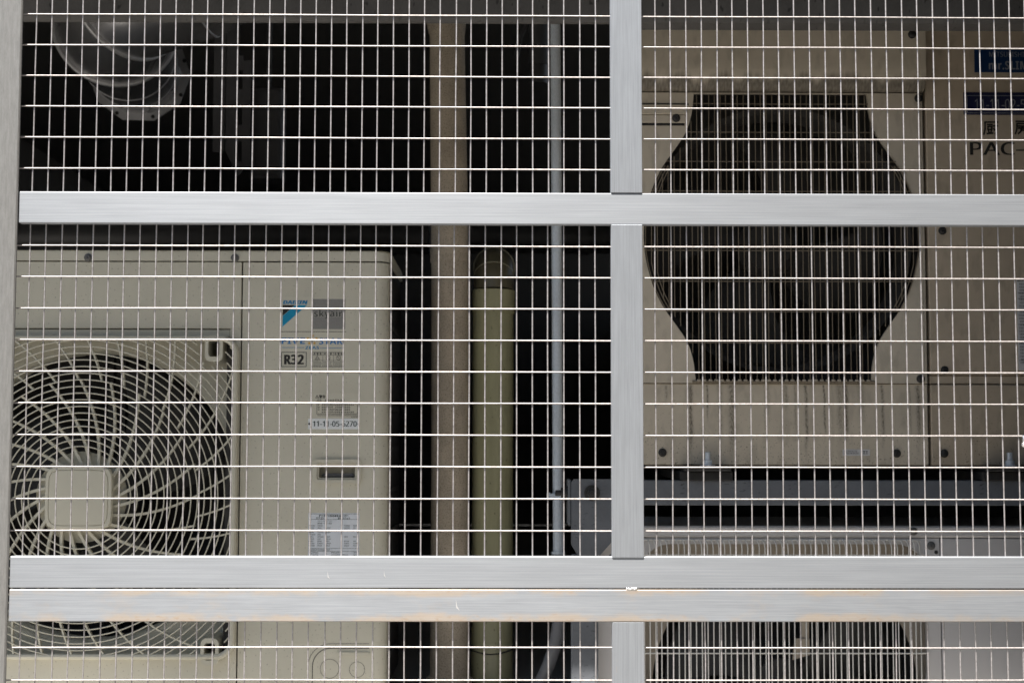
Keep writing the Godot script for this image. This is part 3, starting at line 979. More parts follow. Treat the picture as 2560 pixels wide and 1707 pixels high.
func build_round_grille(t: Node3D, fc: Vector2, z: float):
	var x0 := -1.155
	var x1 := -0.5305
	var y0 := 1.0605
	var y1 := 1.7102
	var zf := z + 0.020
	var outer := round_rect(x0, y0, x1, y1, 0.036, 8)
	var inner := round_rect(x0 + 0.0115, y0 + 0.0115, x1 - 0.0115, y1 - 0.0115, 0.026, 8)
	var cc := Vector2((x0 + x1) / 2, (y0 + y1) / 2)
	# frame: a rounded band, swept as a loft of outlines
	var st := begin()
	var prof := [[0.0, z + 0.0005], [0.0, zf - 0.005], [0.0025, zf - 0.001], [0.006, zf], [0.0095, zf - 0.0015], [0.0115, zf - 0.005], [0.0115, z + 0.001]]
	var loops := []
	for q in prof:
		var pl := round_rect(x0 + q[0], y0 + q[0], x1 - q[0], y1 - q[0], 0.036 - q[0] * 0.85, 8)
		var lp := []
		for p in pl:
			lp.append(Vector3(p.x, p.y, q[1]))
		loops.append(lp)
	for i in loops.size() - 1:
		for k in outer.size():
			var j := (k + 1) % outer.size()
			var away := Vector3(loops[i][k].x - cc.x, loops[i][k].y - cc.y, 0).normalized() * (1.0 if i < 3 else -1.0)
			quad(st, loops[i][k], loops[i][j], loops[i + 1][j], loops[i + 1][k], away + Vector3(0, 0, 0.6))
	var gr := obj("fan_grille", st, M.plastic, t)
	# slotted corner tabs
	var tabs := []
	for c in [[-0.5805, 1.6841], [-0.5796, 1.0762], [-1.1045, 1.6841], [-1.1045, 1.0762]]:
		tabs.append(Rect2(c[0] - 0.020, c[1] - 0.030, 0.040, 0.060))
		st = begin()
		var cv := Vector2(c[0], c[1])
		var tp := round_rect(c[0] - 0.018, c[1] - 0.027, c[0] + 0.018, c[1] + 0.027, 0.012)
		plate_hole(st, cv, tp, round_rect(c[0] - 0.0112, c[1] - 0.017, c[0] + 0.0112, c[1] + 0.017, 0.006), z - 0.079, zf - 0.003, 12)
		obj("slot_tab", st, M.plastic, gr)
		st = begin()
		prism(st, round_rect(c[0] - 0.0110, c[1] - 0.0168, c[0] + 0.0110, c[1] + 0.0168, 0.006), z - 0.0790, z - 0.074)
		obj("shade_plug", st, M.slot_shade, gr)  # dark plug stands in for the shade deep inside the slot
	# rings
	var k := 0
	var r := 0.1026
	while r < 0.43:
		st = begin()
		var run := []
		var steps := 144
		for i in steps + 1:
			var a := TAU * i / steps + 0.01
			var p := fc + Vector2(cos(a), sin(a)) * r
			var ok := Geometry2D.is_point_in_polygon(p, outer)
			for tb in tabs:
				if tb.has_point(p):
					ok = false
			if ok:
				run.append(Vector3(p.x, p.y, zf - 0.0035 - 0.004 * pow(clamp(r / 0.3, 0, 1), 2.0) + 0.004))
			if (not ok or i == steps) and run.size() > 0:
				if run.size() > 1:
					tube(st, run, 0.00135, 6, false)
					if r > 0.31:
						obj("ring_arc", st, M.plastic, gr)
						st = begin()
				run = []
		if r <= 0.31:
			obj("ring", st, M.plastic, gr)
		r += 0.01345
		k += 1
	# swirling ribs: 24 from the hub to a middle ring, 32 from there to the frame
	for q in [[24, 0.066, 0.2385, 1.4], [32, 0.2375, 0.43, 2.1]]:
		for i in q[0]:
			var a0: float = TAU * i / q[0] + deg_to_rad(q[3])
			var pts := []
			for s in 13:
				var rr: float = lerp(q[1], q[2], s / 12.0)
				var a := a0
				if q[0] == 24:
					a += deg_to_rad(40.0) * (pow(clamp((rr - 0.06) / 0.1785, 0.0, 1.0), 0.55) - 1.0)
				else:
					a += deg_to_rad(98.0) * (rr - 0.2385)
				var p := fc + Vector2(cos(a), sin(a)) * rr
				var ok := Geometry2D.is_point_in_polygon(p, outer)
				for tb in tabs:
					if tb.has_point(p):
						ok = false
				if not ok:
					if pts.size() > 0:
						var lastp := Vector2(pts[-1].x, pts[-1].y)
						for h in 8:
							var m := lastp.lerp(p, 0.5)
							if Geometry2D.is_point_in_polygon(m, inner):
								lastp = m
							else:
								p = m
						var blocked := false
						for tb in tabs:
							if tb.has_point(lastp):
								blocked = true
						if not blocked:
							pts.append(Vector3(lastp.x, lastp.y, 0))
					break
				pts.append(Vector3(p.x, p.y, 0))
			if pts.size() < 2:
				continue
			st = begin()
			for s in pts.size() - 1:
				var p: Vector3 = pts[s]
				var e: Vector3 = pts[s + 1]
				if (e - p).length() < 1e-5:
					continue
				var d := (e - p).normalized()
				var n := Vector3(-d.y, d.x, 0)
				var wp: float = lerp(0.0034, 0.0016, clamp((Vector2(p.x, p.y) - fc).length() / 0.28, 0.0, 1.0))
				var wq: float = lerp(0.0034, 0.0016, clamp((Vector2(e.x, e.y) - fc).length() / 0.28, 0.0, 1.0))
				var zr := Vector3(0, 0, zf - 0.0035)
				var zk := Vector3(0, 0, zf - 0.0125)
				quad(st, p + n * wp + zr, e + n * wq + zr, e - n * wq + zr, p - n * wp + zr, Vector3(0, 0, 1))
				quad(st, p + n * wp + zr, e + n * wq + zr, e + n * wq + zk, p + n * wp + zk, n)
				quad(st, p - n * wp + zr, e - n * wq + zr, e - n * wq + zk, p - n * wp + zk, -n)
				quad(st, p + n * wp + zk, e + n * wq + zk, e - n * wq + zk, p - n * wp + zk, Vector3(0, 0, -1))
			obj("rib", st, M.plastic, gr)
	# ridged hub
	st = begin()
	var hp := [Vector2(0.092, -0.014)]
	for s in 11:
		var rr := 0.0915 - s * 0.0024
		var zz := -0.012 + s * 0.0009
		hp.append(Vector2(rr, zz))
		hp.append(Vector2(rr - 0.0004, zz + 0.0024))
		hp.append(Vector2(rr - 0.0016, zz + 0.0024))
		hp.append(Vector2(rr - 0.0020, zz + 0.0004))
	hp.append(Vector2(0.04, 0.0))
	lathe(st, Vector3(fc.x, fc.y, zf - 0.004), Vector3(0, 0, 1), hp, 48)
	obj("hub_ring", st, M.plastic, gr)
	# square cap on the hub with a groove round its face
	st = begin()
	var caps := []
	for q in [[0.97, -0.004], [1.0, 0.002], [1.0, 0.012], [0.985, 0.015], [0.90, 0.0155], [0.885, 0.0135], [0.87, 0.0155], [0.4, 0.0165]]:
		var lp := []
		for s in 48:
			var a := TAU * s / 48
			var cx := cos(a)
			var sy := sin(a)
			var e := pow(pow(abs(cx), 7.0) + pow(abs(sy), 7.0), -1.0 / 7.0)
			lp.append(Vector3(-0.8432 + cx * e * 0.0668 * q[0], 1.3828 + sy * e * 0.0625 * q[0], zf + q[1]))
		caps.append(lp)
	loft(st, caps)
	obj("hub_cap", st, M.plastic, gr)

func stickers_of_first_unit(t: Node3D, z: float):
	rng.seed = 19
	var e := z + 0.0004
	# logo sheet: pixel field of 1568 across 200 photograph pixels, so 0.1063 mm a unit; this is the print's own layout in metres
	var ox := -0.45825
	var oy := 1.8008
	var k := 0.00010534
	var X := func(u): return ox + u * k
	var Y := func(v): return oy - v * k
	var st := begin()
	prism(st, round_rect(X.call(100), Y.call(1490), X.call(1415), Y.call(95), 0.002), z, e)
	var sheet := obj("logo_sticker", st, M.clear_film, t)
	var e1 := e + 0.0002
	var e2 := e + 0.0004
	st = begin()
	for q in [[0, 0.0], [6, 0.00003], [-6, 0.00006]]:
		word(st, "DAIKIN", X.call(140 + q[0]), Y.call(235), 455 * k, 72 * k, e1 + q[1], true, 0.22)
	obj("logo_lettering", st, M.ink_blue, sheet)
	st = begin()
	prism(st, PackedVector2Array([Vector2(X.call(132), Y.call(678)), Vector2(X.call(132), Y.call(470)), Vector2(X.call(372), Y.call(254)), Vector2(X.call(603), Y.call(254))]), e, e1)
	obj("logo_stripe", st, M.ink_cyan, sheet)
	st = begin()
	prism(st, PackedVector2Array([Vector2(X.call(132), Y.call(464)), Vector2(X.call(132), Y.call(254)), Vector2(X.call(366), Y.call(254))]), e, e1)
	obj("logo_triangle", st, M.ink, sheet)
	uvo = Vector2(X.call(705), Y.call(135))
	uvs = Vector2(0.068, 0.062)
	st = begin()
	rect(st, X.call(705), Y.call(722), X.call(1350), Y.call(135), e1)
	obj("silver_field", st, M.silver, sheet)
	uvo = Vector2(-1.2, 1.9)
	uvs = Vector2(1, 1)
	var so := begin()
	var zz := e1 + 0.0001
	for d in [[-9, 0], [9, 0], [0, -9], [0, 9], [-7, -7], [7, 7], [-7, 7], [7, -7]]:
		word(so, "skyair", X.call(742 + d[0]), Y.call(525 + d[1]), 550 * k, 185 * k, zz)
		zz += 0.00002
	obj("outline_lettering", so, M.silver_line, sheet)
	so = begin()
	word(so, "skyair", X.call(742), Y.call(525), 550 * k, 185 * k, zz + 0.0001)
	obj("silver_lettering", so, M.ink_grey, sheet)
	st = begin()
	rect(st, X.call(105), Y.call(777), X.call(1372), Y.call(766), e1)
	obj("rule_line", st, M.ink_grey, sheet)
	st = begin()
	word(st, "FIVE", X.call(120), Y.call(1010), 455 * k, 118 * k, e1, true)
	word(st, "STAR", X.call(845), Y.call(1017), 460 * k, 122 * k, e1, true)
	obj("word_lettering", st, M.ink_royal, sheet)
	for c in [[718, 850, 36], [628, 905, 33], [795, 905, 33], [655, 995, 33], [757, 995, 33]]:
		st = begin()
		var poly := PackedVector2Array()
		for s in 10:
			var a := PI / 2 + PI * s / 5
			var rr: float = c[2] * (1.0 if s % 2 == 0 else 0.45)
			poly.append(Vector2(X.call(c[0] + cos(a) * rr), Y.call(c[1] - sin(a) * rr)))
		prism(st, poly, e, e1)
		obj("gold_star", st, M.ink_gold, sheet)
	st = begin()
	rect(st, X.call(125), Y.call(1086), X.call(560), Y.call(1076), e1)
	rect(st, X.call(865), Y.call(1092), X.call(1300), Y.call(1082), e1)
	word(st, "ZEAS", X.call(580), Y.call(1113), 268 * k, 60 * k, e1, true)
	obj("small_lettering", st, M.ink_blue, sheet)
	st = begin()
	frame_lines(st, X.call(118), Y.call(1455), X.call(608), Y.call(1166), 13 * k, e1)
	obj("box_line", st, M.ink_green, sheet)
	st = begin()
	word(st, "R32", X.call(178), Y.call(1408), 370 * k, 192 * k, e1, true)
	var zb := e1
	for d in [[9, 0], [-7, 0]]:
		zb += 0.00003
		word(st, "R32", X.call(178 + d[0]), Y.call(1408), 370 * k, 192 * k, zb, true)
	obj("box_lettering", st, M.ink, sheet)
	st = begin()
	frame_lines(st, X.call(708), Y.call(1455), X.call(1335), Y.call(1168), 11 * k, e1)
	for u in [922, 1127]:
		rect(st, X.call(u - 3), Y.call(1448), X.call(u + 3), Y.call(1178), e1)
	for v in [1226, 1328]:
		rect(st, X.call(720), Y.call(v + 3), X.call(1325), Y.call(v - 3), e2)
	for u in [745, 945, 1150]:
		line_of(st, "▲警告", X.call(u), Y.call(1218), 34 * k, 58 * k, 7 * k, e1)
		for v in [1362, 1395, 1430]:
			fine_print(st, X.call(u - 10), Y.call(v + 8), 160 * k, 20 * k, e1)
	for q in [[770, 1312, 815, 1242], [815, 1242, 860, 1312], [770, 1312, 860, 1312], [795, 1290, 835, 1290]]:
		stroke(st, Vector2(X.call(q[0]), Y.call(q[1])), Vector2(X.call(q[2]), Y.call(q[3])), 9 * k, e1 + 0.0001)
	for u in [1024, 1227]:
		arc_line(st, Vector2(X.call(u), Y.call(1280)), 40 * k, 8 * k, e1 + 0.0001, 20)
		stroke(st, Vector2(X.call(u - 26), Y.call(1254)), Vector2(X.call(u + 26), Y.call(1306)), 8 * k, e1 + 0.0002)
	obj("caution_print", st, M.ink_grey, sheet)
	# warning label
	st = begin()
	prism(st, round_rect(-0.3790, 1.5435, -0.2850, 1.5945, 0.001), z, z + 0.0003)
	var warn := obj("warning_label", st, M.clear_film, t)
	st = begin()
	e = z + 0.0005
	for q in [[-0.3752, 1.5845, -0.3720, 1.5900], [-0.3720, 1.5900, -0.3688, 1.5845], [-0.3752, 1.5845, -0.3688, 1.5845], [-0.3720, 1.5880, -0.3720, 1.5858]]:
		stroke(st, Vector2(q[0], q[1]), Vector2(q[2], q[3]), 0.0009, e)
	line_of(st, "警告", -0.3678, 1.5842, 0.0060, 0.0068, 0.0009, e)
	line_of(st, "爆発・火災のおそれあり", -0.3722, 1.5772, 0.0046, 0.0052, 0.0006, e)
	frame_lines(st, -0.3725, 1.5515, -0.2890, 1.5752, 0.0009, e)
	var rows := ["1 冷媒サイクル内に空気を混入させない", "2 気密試験には 酸素を使用しない", "3 冷媒サイクル内に指定冷媒以外や", "  プロパンなどの可燃性ガスを入れない"]
	for i in 4:
		line_of(st, rows[i], -0.3700, 1.5690 - i * 0.0050, 0.0034, 0.0039, 0.0005, e)
	fine_print(st, -0.3710, 1.5478, 0.082, 0.0020, e)
	fine_print(st, -0.3020, 1.5444, 0.015, 0.0022, e)
	obj("print", st, M.ink, warn)
	# inventory number plate
	st = begin()
	box(st, Vector3(-0.3895, 1.5208, z), Vector3(-0.2850, 1.5424, z + 0.0006), 0.0002)
	var np := obj("number_plate", st, M.plate_white, t)
	st = begin()
	for q in [[0.0, 0.0], [0.0004, 0.00004], [-0.0004, 0.00008]]:
		word(st, "11-11-05-6270", -0.3795 + q[0], 1.5262, 0.0885, 0.0112, z + 0.0008 + q[1], false)
	obj("number_lettering", st, M.ink_green, np)
	for x in [-0.3872, -0.2872]:
		var o := put("rivet", screw_mesh, M.bolt_dark, np, Vector3(x, 1.5316, z + 0.0002))
		o.scale = Vector3(0.3, 0.3, 0.3)
	# rating label
	st = begin()
	box(st, Vector3(-0.3868, 1.2560, z), Vector3(-0.2836, 1.3515, z + 0.0004), 0.0001)
	var rl := obj("rating_label", st, M.paper, t)
	st = begin()
	e = z + 0.0006
	for y in [1.3492, 1.3384, 1.2800, 1.2742, 1.2580]:
		rect(st, -0.3860, y, -0.2845, y + 0.0006, e)
	rect(st, -0.3790, 1.2586, -0.3786, 1.2742, e)
	rect(st, -0.3315, 1.2586, -0.3311, 1.2742, e)
	line_of(st, "ダイキン工業株式会社", -0.3660, 1.3438, 0.0043, 0.0046, 0.0008, e)
	word(st, "<JK>", -0.3180, 1.3438, 0.0125, 0.0043, e, true)
	line_of(st, "エアコン", -0.3715, 1.3392, 0.0040, 0.0043, 0.0007, e)
	line_of(st, "室外ユニット", -0.3270, 1.3392, 0.0040, 0.0043, 0.0007, e)
	line_of(st, "パッケージエアコン", -0.3685, 1.3338, 0.0032, 0.0033, 0.0004, e)
	line_of(st, "空冷ヒートポンプ式", -0.3685, 1.3292, 0.0032, 0.0033, 0.0004, e)
	for i in 10:
		var y := 1.3248 - i * 0.00445
		fine_print(st, -0.3858, y, rng.randf_range(0.009, 0.014), 0.0022, e)
		if i != 2:
			fine_print(st, -0.3680, y, rng.randf_range(0.006, 0.013), 0.0022, e)
		if i % 2 == 1 or i > 5:
			fine_print(st, -0.3500, y, rng.randf_range(0.006, 0.010), 0.0022, e)
		if i in [0, 1, 5, 7, 8, 9]:
			fine_print(st, -0.3140, y, rng.randf_range(0.008, 0.012), 0.0022, e)
			fine_print(st, -0.2960, y, rng.randf_range(0.004, 0.009), 0.0022, e)
	fine_print(st, -0.3858, 1.2762, 0.042, 0.0022, e)
	for i in 3:
		var y := 1.2708 - i * 0.0047
		fine_print(st, -0.3775, y, 0.010, 0.0022, e)
		fine_print(st, -0.3400, y, 0.008, 0.0022, e)
		if i < 2:
			fine_print(st, -0.3300, y, 0.012 + 0.012 * i, 0.0022, e)
			fine_print(st, -0.2950, y, 0.009, 0.0022, e)
	for y in [1.2700, 1.2628]:
		arc_line(st, Vector2(-0.3825, y), 0.0023, 0.0005, e, 12)
	obj("print", st, M.ink_green, rl)

# ---------------------------------------------------------------- weathered upper unit
func build_upper_unit():
	rng.seed = 23
	var z := -0.62
	var t := thing("outdoor_unit", "weathered beige outdoor unit with waisted dark fan opening and blue plates, on the rack", "air conditioner", Vector3(0.73, 1.42, -0.8))
	uvo = Vector2(0.25, 2.45)
	uvs = Vector2(1, 1)
	var xl := 0.262
	var xs := 0.8675
	var xr := 1.225
	var fc := Vector2(0.5745, 1.9125)
	var st := begin()
	var fold := [Vector2(z + 0.030, 2.4395), Vector2(z + 0.030, 2.262)]
	for k in 8:
		var a := PI / 2 * (k + 1) / 8
		fold.append(Vector2(z + 0.030 - 0.024 * (1.0 - cos(a)), 2.262 - 0.050 * sin(a)))
	fold.append(Vector2(z - 0.02, 2.2112))
	for i in fold.size() - 1:
		var a: Vector2 = fold[i]
		var b: Vector2 = fold[i + 1]
		quad(st, Vector3(xl, a.y, a.x), Vector3(xs, a.y, a.x), Vector3(xs, b.y, b.x), Vector3(xl, b.y, b.x), Vector3(0, -0.6, 1))
	for x in [xl, xs]:
		for i in fold.size() - 1:
			var a: Vector2 = fold[i]
			var b: Vector2 = fold[i + 1]
			quad(st, Vector3(x, a.y, a.x), Vector3(x, b.y, b.x), Vector3(x, b.y, z - 0.02), Vector3(x, a.y, z - 0.02), Vector3(-1 if x == xl else 1, 0, 0))
	obj("upper_panel", st, M.grimy_shaded, t)
	# fan plate with the waisted opening
	var half := [Vector2(0.2815, 0.0), Vector2(0.2778, 0.045), Vector2(0.2640, 0.098), Vector2(0.2435, 0.142), Vector2(0.2185, 0.178), Vector2(0.1955, 0.213), Vector2(0.1830, 0.25), Vector2(0.1775, 0.2955)]
	var fine := []
	for i in 7:
		for s in 4:
			fine.append(half[i].cubic_interpolate(half[i + 1], half[i - 1] if i > 0 else Vector2(half[1].x, -half[1].y), half[min(i + 2, 7)], s / 4.0))
	fine.append(half[7])
	half = fine
	var hn := half.size()
	var hole := PackedVector2Array()
	for i in hn:
		hole.append(fc + half[i])
	for i in hn:
		hole.append(fc + Vector2(-half[hn - 1 - i].x, half[hn - 1 - i].y))
	for i in range(1, hn):
		hole.append(fc + Vector2(-half[i].x, -half[i].y))
	for i in range(0, hn - 1):
		hole.append(fc + Vector2(half[hn - 1 - i].x, -half[hn - 1 - i].y))
	st = begin()
	plate_hole(st, fc, PackedVector2Array([Vector2(xl + 0.02, 1.6150), Vector2(0.8605, 1.6150), Vector2(0.8605, 2.2100), Vector2(xl + 0.02, 2.2100)]), hole, z - 0.004, z + 0.003)
	obj("fan_plate", st, M.grimy_shaded, t)
	st = begin()
	box(st, Vector3(xl, 1.615, z - 0.02), Vector3(xl + 0.0195, 2.21, z), 0.001)
	obj("panel_edge", st, M.grimy_shaded, t)
	st = begin()
	box(st, Vector3(0.861, 1.615, z - 0.02), Vector3(xs, 2.21, z), 0.001)
	obj("panel_edge", st, M.grimy_shaded, t)
	st = begin()
	box(st, Vector3(xl, 1.4500, z - 0.02), Vector3(xs, 1.6138, z - 0.001), 0.0015)
	obj("lower_panel", st, M.grimy_shaded, t)
	# service side: two panels with a folded step between them
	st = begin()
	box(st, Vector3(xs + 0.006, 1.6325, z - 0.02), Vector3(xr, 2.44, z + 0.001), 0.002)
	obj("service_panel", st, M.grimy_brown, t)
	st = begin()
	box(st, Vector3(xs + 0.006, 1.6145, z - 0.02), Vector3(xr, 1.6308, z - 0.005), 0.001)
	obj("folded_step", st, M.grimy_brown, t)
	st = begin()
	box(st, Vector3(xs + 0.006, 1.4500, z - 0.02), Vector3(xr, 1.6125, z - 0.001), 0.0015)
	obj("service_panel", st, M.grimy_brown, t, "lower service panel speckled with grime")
	# casing
	st = begin()
	box(st, Vector3(xl, 1.45, z - 0.36), Vector3(xl + 0.012, 2.44, z - 0.021))
	box(st, Vector3(xr - 0.012, 1.45, z - 0.36), Vector3(xr, 2.44, z - 0.021))
	obj("side_panel", st, M.grimy_shaded, t)
	st = begin()
	box(st, Vector3(xl, 2.4402, z - 0.37), Vector3(xr, 2.452, z + 0.032), 0.002)
	obj("top_cap", st, M.grimy_shaded, t)
	st = begin()
	box(st, Vector3(xl + 0.012, 1.45, z - 0.37), Vector3(xr - 0.012, 2.44, z - 0.36))
	box(st, Vector3(xl + 0.0125, 1.45, z - 0.36), Vector3(xl + 0.02, 2.44, z - 0.0215))
	box(st, Vector3(xs - 0.004, 1.45, z - 0.36), Vector3(xs + 0.012, 2.44, z - 0.0215))
	box(st, Vector3(xl + 0.02, 1.451, z - 0.36), Vector3(xr - 0.012, 1.46, z - 0.0215))
	obj("chamber", st, M.inside, t)
	st = begin()
	lathe(st, Vector3(fc.x, fc.y, z - 0.03), Vector3(0, 0, 1), [Vector2(0.2755, 0.0), Vector2(0.265, -0.012), Vector2(0.26, -0.07)], 48)
	obj("bell_mouth", st, M.fan_old, t)
	st = begin()
	lathe(st, Vector3(fc.x, fc.y, z - 0.16), Vector3(0, 0, 1), [Vector2(0.065, -0.08), Vector2(0.065, 0.0), Vector2(0.05, 0.014), Vector2(0, 0.016)], 24)
	var fo := obj("fan", st, M.fan_old, t)
	for b in 4:
		st = begin()
		fan_blade(st, Vector3(fc.x, fc.y, z - 0.18), 0.064, 0.25, 1.1 + TAU / 4 * b, 1.05, 0.06)
		obj("blade", st, M.fan_old, fo)
	for x in [0.555, 0.60]:
		st = begin()
		box(st, Vector3(x - 0.006, 1.6, z - 0.285), Vector3(x + 0.006, 2.25, z - 0.275), 0.001)
		obj("motor_bracket", st, M.fan, t)
	# wire guard: uprights and level wires, each clipped by the opening
	st = begin()
	tube(st, [Vector3(fc.x - 0.185, 1.6175, z + 0.005), Vector3(fc.x + 0.185, 1.6175, z + 0.005)], 0.0022, 6)
	var gd := obj("fan_guard", st, M.guard_old, t)
	var halfw := func(dy):
		var y: float = abs(dy)
		for i in hn - 1:
			if y <= half[i + 1].y:
				return lerp(half[i].x, half[i + 1].x, (y - half[i].y) / (half[i + 1].y - half[i].y))
		return 0.0
	var zg := z + 0.006
	for i in 48:
		var dx := (i - 23.5) * 0.01185
		if abs(dx) > 0.281:
			continue
		st = begin()
		var pts := []
		var side: float = sign(dx)
		for s in 33:
			var dy: float = lerp(-0.292, 0.292, s / 32.0)
			var hw: float = halfw.call(dy)
			var x: float = abs(dx)
			if x > 0.245:
				x = min(x, hw - (0.281 - x) * 0.55 - 0.0012)
				if abs(dy) > 0.15:
					continue
			elif x > hw:
				continue
			pts.append(Vector3(fc.x + side * x + 0.0006 * sin(dy * 9.0 + i), fc.y + dy, zg))
		if pts.size() > 1:
			if abs(dx) < 0.175:
				pts.push_front(pts[0] + Vector3(0, -0.003, -0.003))
			tube(st, pts, 0.00105, 5)
			obj("guard_wire", st, M.guard_old, gd)
			if abs(dx) < 0.176:
				st = begin()
				box(st, Vector3(fc.x + dx - 0.0042, 1.6178, zg - 0.004), Vector3(fc.x + dx + 0.0042, 1.6225, zg + 0.0012), 0.0018)
				obj("wire_end", st, M.grimy_shaded, gd)
	for dy in [0.2745, 0.2157, 0.155, 0.094, 0.0335, -0.0278, -0.0907, -0.152, -0.2157]:
		var hw: float = halfw.call(dy)
		st = begin()
		tube(st, [Vector3(fc.x - hw, fc.y + dy, zg - 0.0021), Vector3(fc.x, fc.y + dy - 0.0005, zg - 0.0021), Vector3(fc.x + hw, fc.y + dy, zg - 0.0021)], 0.00105, 5)
		obj("guard_wire", st, M.guard_old, gd)
	# lift grip beside the opening
	st = begin()
	box(st, Vector3(0.2825, 2.1465, z + 0.0031), Vector3(0.380, 2.1628, z + 0.0065), 0.001)
	box(st, Vector3(0.2825, 2.1640, z + 0.0031), Vector3(0.383, 2.1838, z + 0.0085), 0.001)
	var lg := obj("lift_grip", st, M.grimy_shaded, t)
	st = begin()
	box(st, Vector3(0.2825, 2.1842, z + 0.0031), Vector3(0.386, 2.1868, z + 0.0055))
	box(st, Vector3(0.2825, 2.1412, z + 0.0031), Vector3(0.377, 2.1460, z + 0.0052))
	obj("gap_strip", st, M.rubber_and_gap, lg)  # dark strips stand in for the shadowed gaps above and below the grip
	for p in [[0.8588, 2.1996], [0.3290, 1.4748], [0.8024, 1.4737], [0.9035, 1.9266], [0.9025, 1.6420], [0.8985, 1.4738], [0.8525, 1.6240], [0.3600, 2.1560], [0.8400, 2.325]]:
		put("screw", screw_mesh, M.bolt_dark, t, Vector3(p[0], p[1], z + (0.0066 if p[0] < 0.37 and p[1] > 2.0 else (0.030 if p[1] > 2.3 else (0.003 if p[0] < 0.87 and p[1] > 1.6 else 0.0)))))
	# plates and lettering
	st = begin()
	box(st, Vector3(0.9757, 2.2545, z + 0.001), Vector3(1.125, 2.3025, z + 0.003), 0.001)
	var bp := obj("maker_plate", st, M.plate_blue, t)
	st = begin()
	word(st, "MITSUBISHI", 1.0062, 2.2868, 0.0720, 0.0105, z + 0.0034, false)
	word(st, "mr.SLIM", 1.0050, 2.2602, 0.0800, 0.0178, z + 0.0034, true)
	obj("plate_lettering", st, M.print_pale, bp)
	st = begin()
	box(st, Vector3(0.9514, 2.1660, z + 0.001), Vector3(1.150, 2.2130, z + 0.003), 0.001)
	var np := obj("number_plate", st, M.plate_navy, t)
	st = begin()
	frame_lines(st, 0.9580, 2.1690, 1.1430, 2.2062, 0.0012, z + 0.0034)
	word(st, "11-11-02-5", 0.9745, 2.1762, 0.1035, 0.0225, z + 0.0036, false)
	obj("plate_lettering", st, M.print_pale, np)
	st = begin()
	line_of(st, "厨", 0.9925, 2.1255, 0.0285, 0.03, 0.0036, z + 0.0014)
	obj("room_lettering", st, M.ink, t)
	st = begin()
	line_of(st, "房", 1.0570, 2.1265, 0.0285, 0.03, 0.0036, z + 0.0014)
	obj("room_lettering", st, M.ink, t)
	st = begin()
	word(st, "PAC–", 0.9640, 2.0830, 0.1180, 0.0265, z + 0.0014, false)
	var zz := z + 0.0015
	for d in [0.0009, -0.0009]:
		word(st, "PAC–", 0.9640 + d, 2.0830, 0.1180, 0.0265, zz, false)
		zz += 0.00004
	obj("type_lettering", st, M.ink, t)
	st = begin()
	box(st, Vector3(1.0525, 1.642, z + 0.001), Vector3(1.16, 1.8285, z + 0.0016), 0.0002)
	var rl := obj("rating_label", st, M.paper_old, t)
	st = begin()
	word(st, "MITSUBISHI", 1.0545, 1.8220, 0.04, 0.0048, z + 0.0019, true)
	for i in 26:
		fine_print(st, 1.0550 + rng.randf_range(0, 0.003), 1.8160 - i * 0.0064, rng.randf_range(0.012, 0.05), 0.0032, z + 0.0019)
	for y in [1.80, 1.788, 1.735, 1.70, 1.662]:
		rect(st, 1.054, y - 0.0004, 1.158, y + 0.0004, z + 0.0021)
	obj("print", st, M.ink, rl)
	st = begin()
	box(st, Vector3(0.6930, 1.4690, z - 0.001), Vector3(0.7485, 1.4818, z - 0.0004), 0.0002)
	var sl := obj("strip_label", st, M.paper_old, t)
	st = begin()
	for i in 2:
		fine_print(st, 0.6955, 1.4765 - i * 0.0042, 0.028, 0.0030, z - 0.0002)
	fine_print(st, 0.7340, 1.4725, 0.010, 0.0060, z - 0.0002)
	obj("print", st, M.ink_grey, sl)
	# feet and the bolts that hold them down on the rack
	for x in [0.416, 1.021]:
		st = begin()
		box(st, Vector3(x - 0.05, 1.4385, z - 0.34), Vector3(x + 0.045, 1.4485, z + 0.045), 0.002)
		obj("foot", st, M.bolt_dark, t)
		st = begin()
		box(st, Vector3(x - 0.055, 1.4195, z - 0.34), Vector3(x + 0.05, 1.4380, z + 0.03), 0.002)
		obj("rubber_pad", st, M.rubber_and_gap, t)
		put("anchor_bolt", hex_mesh, M.zinc, t, Vector3(x, 1.4486, z + 0.028))

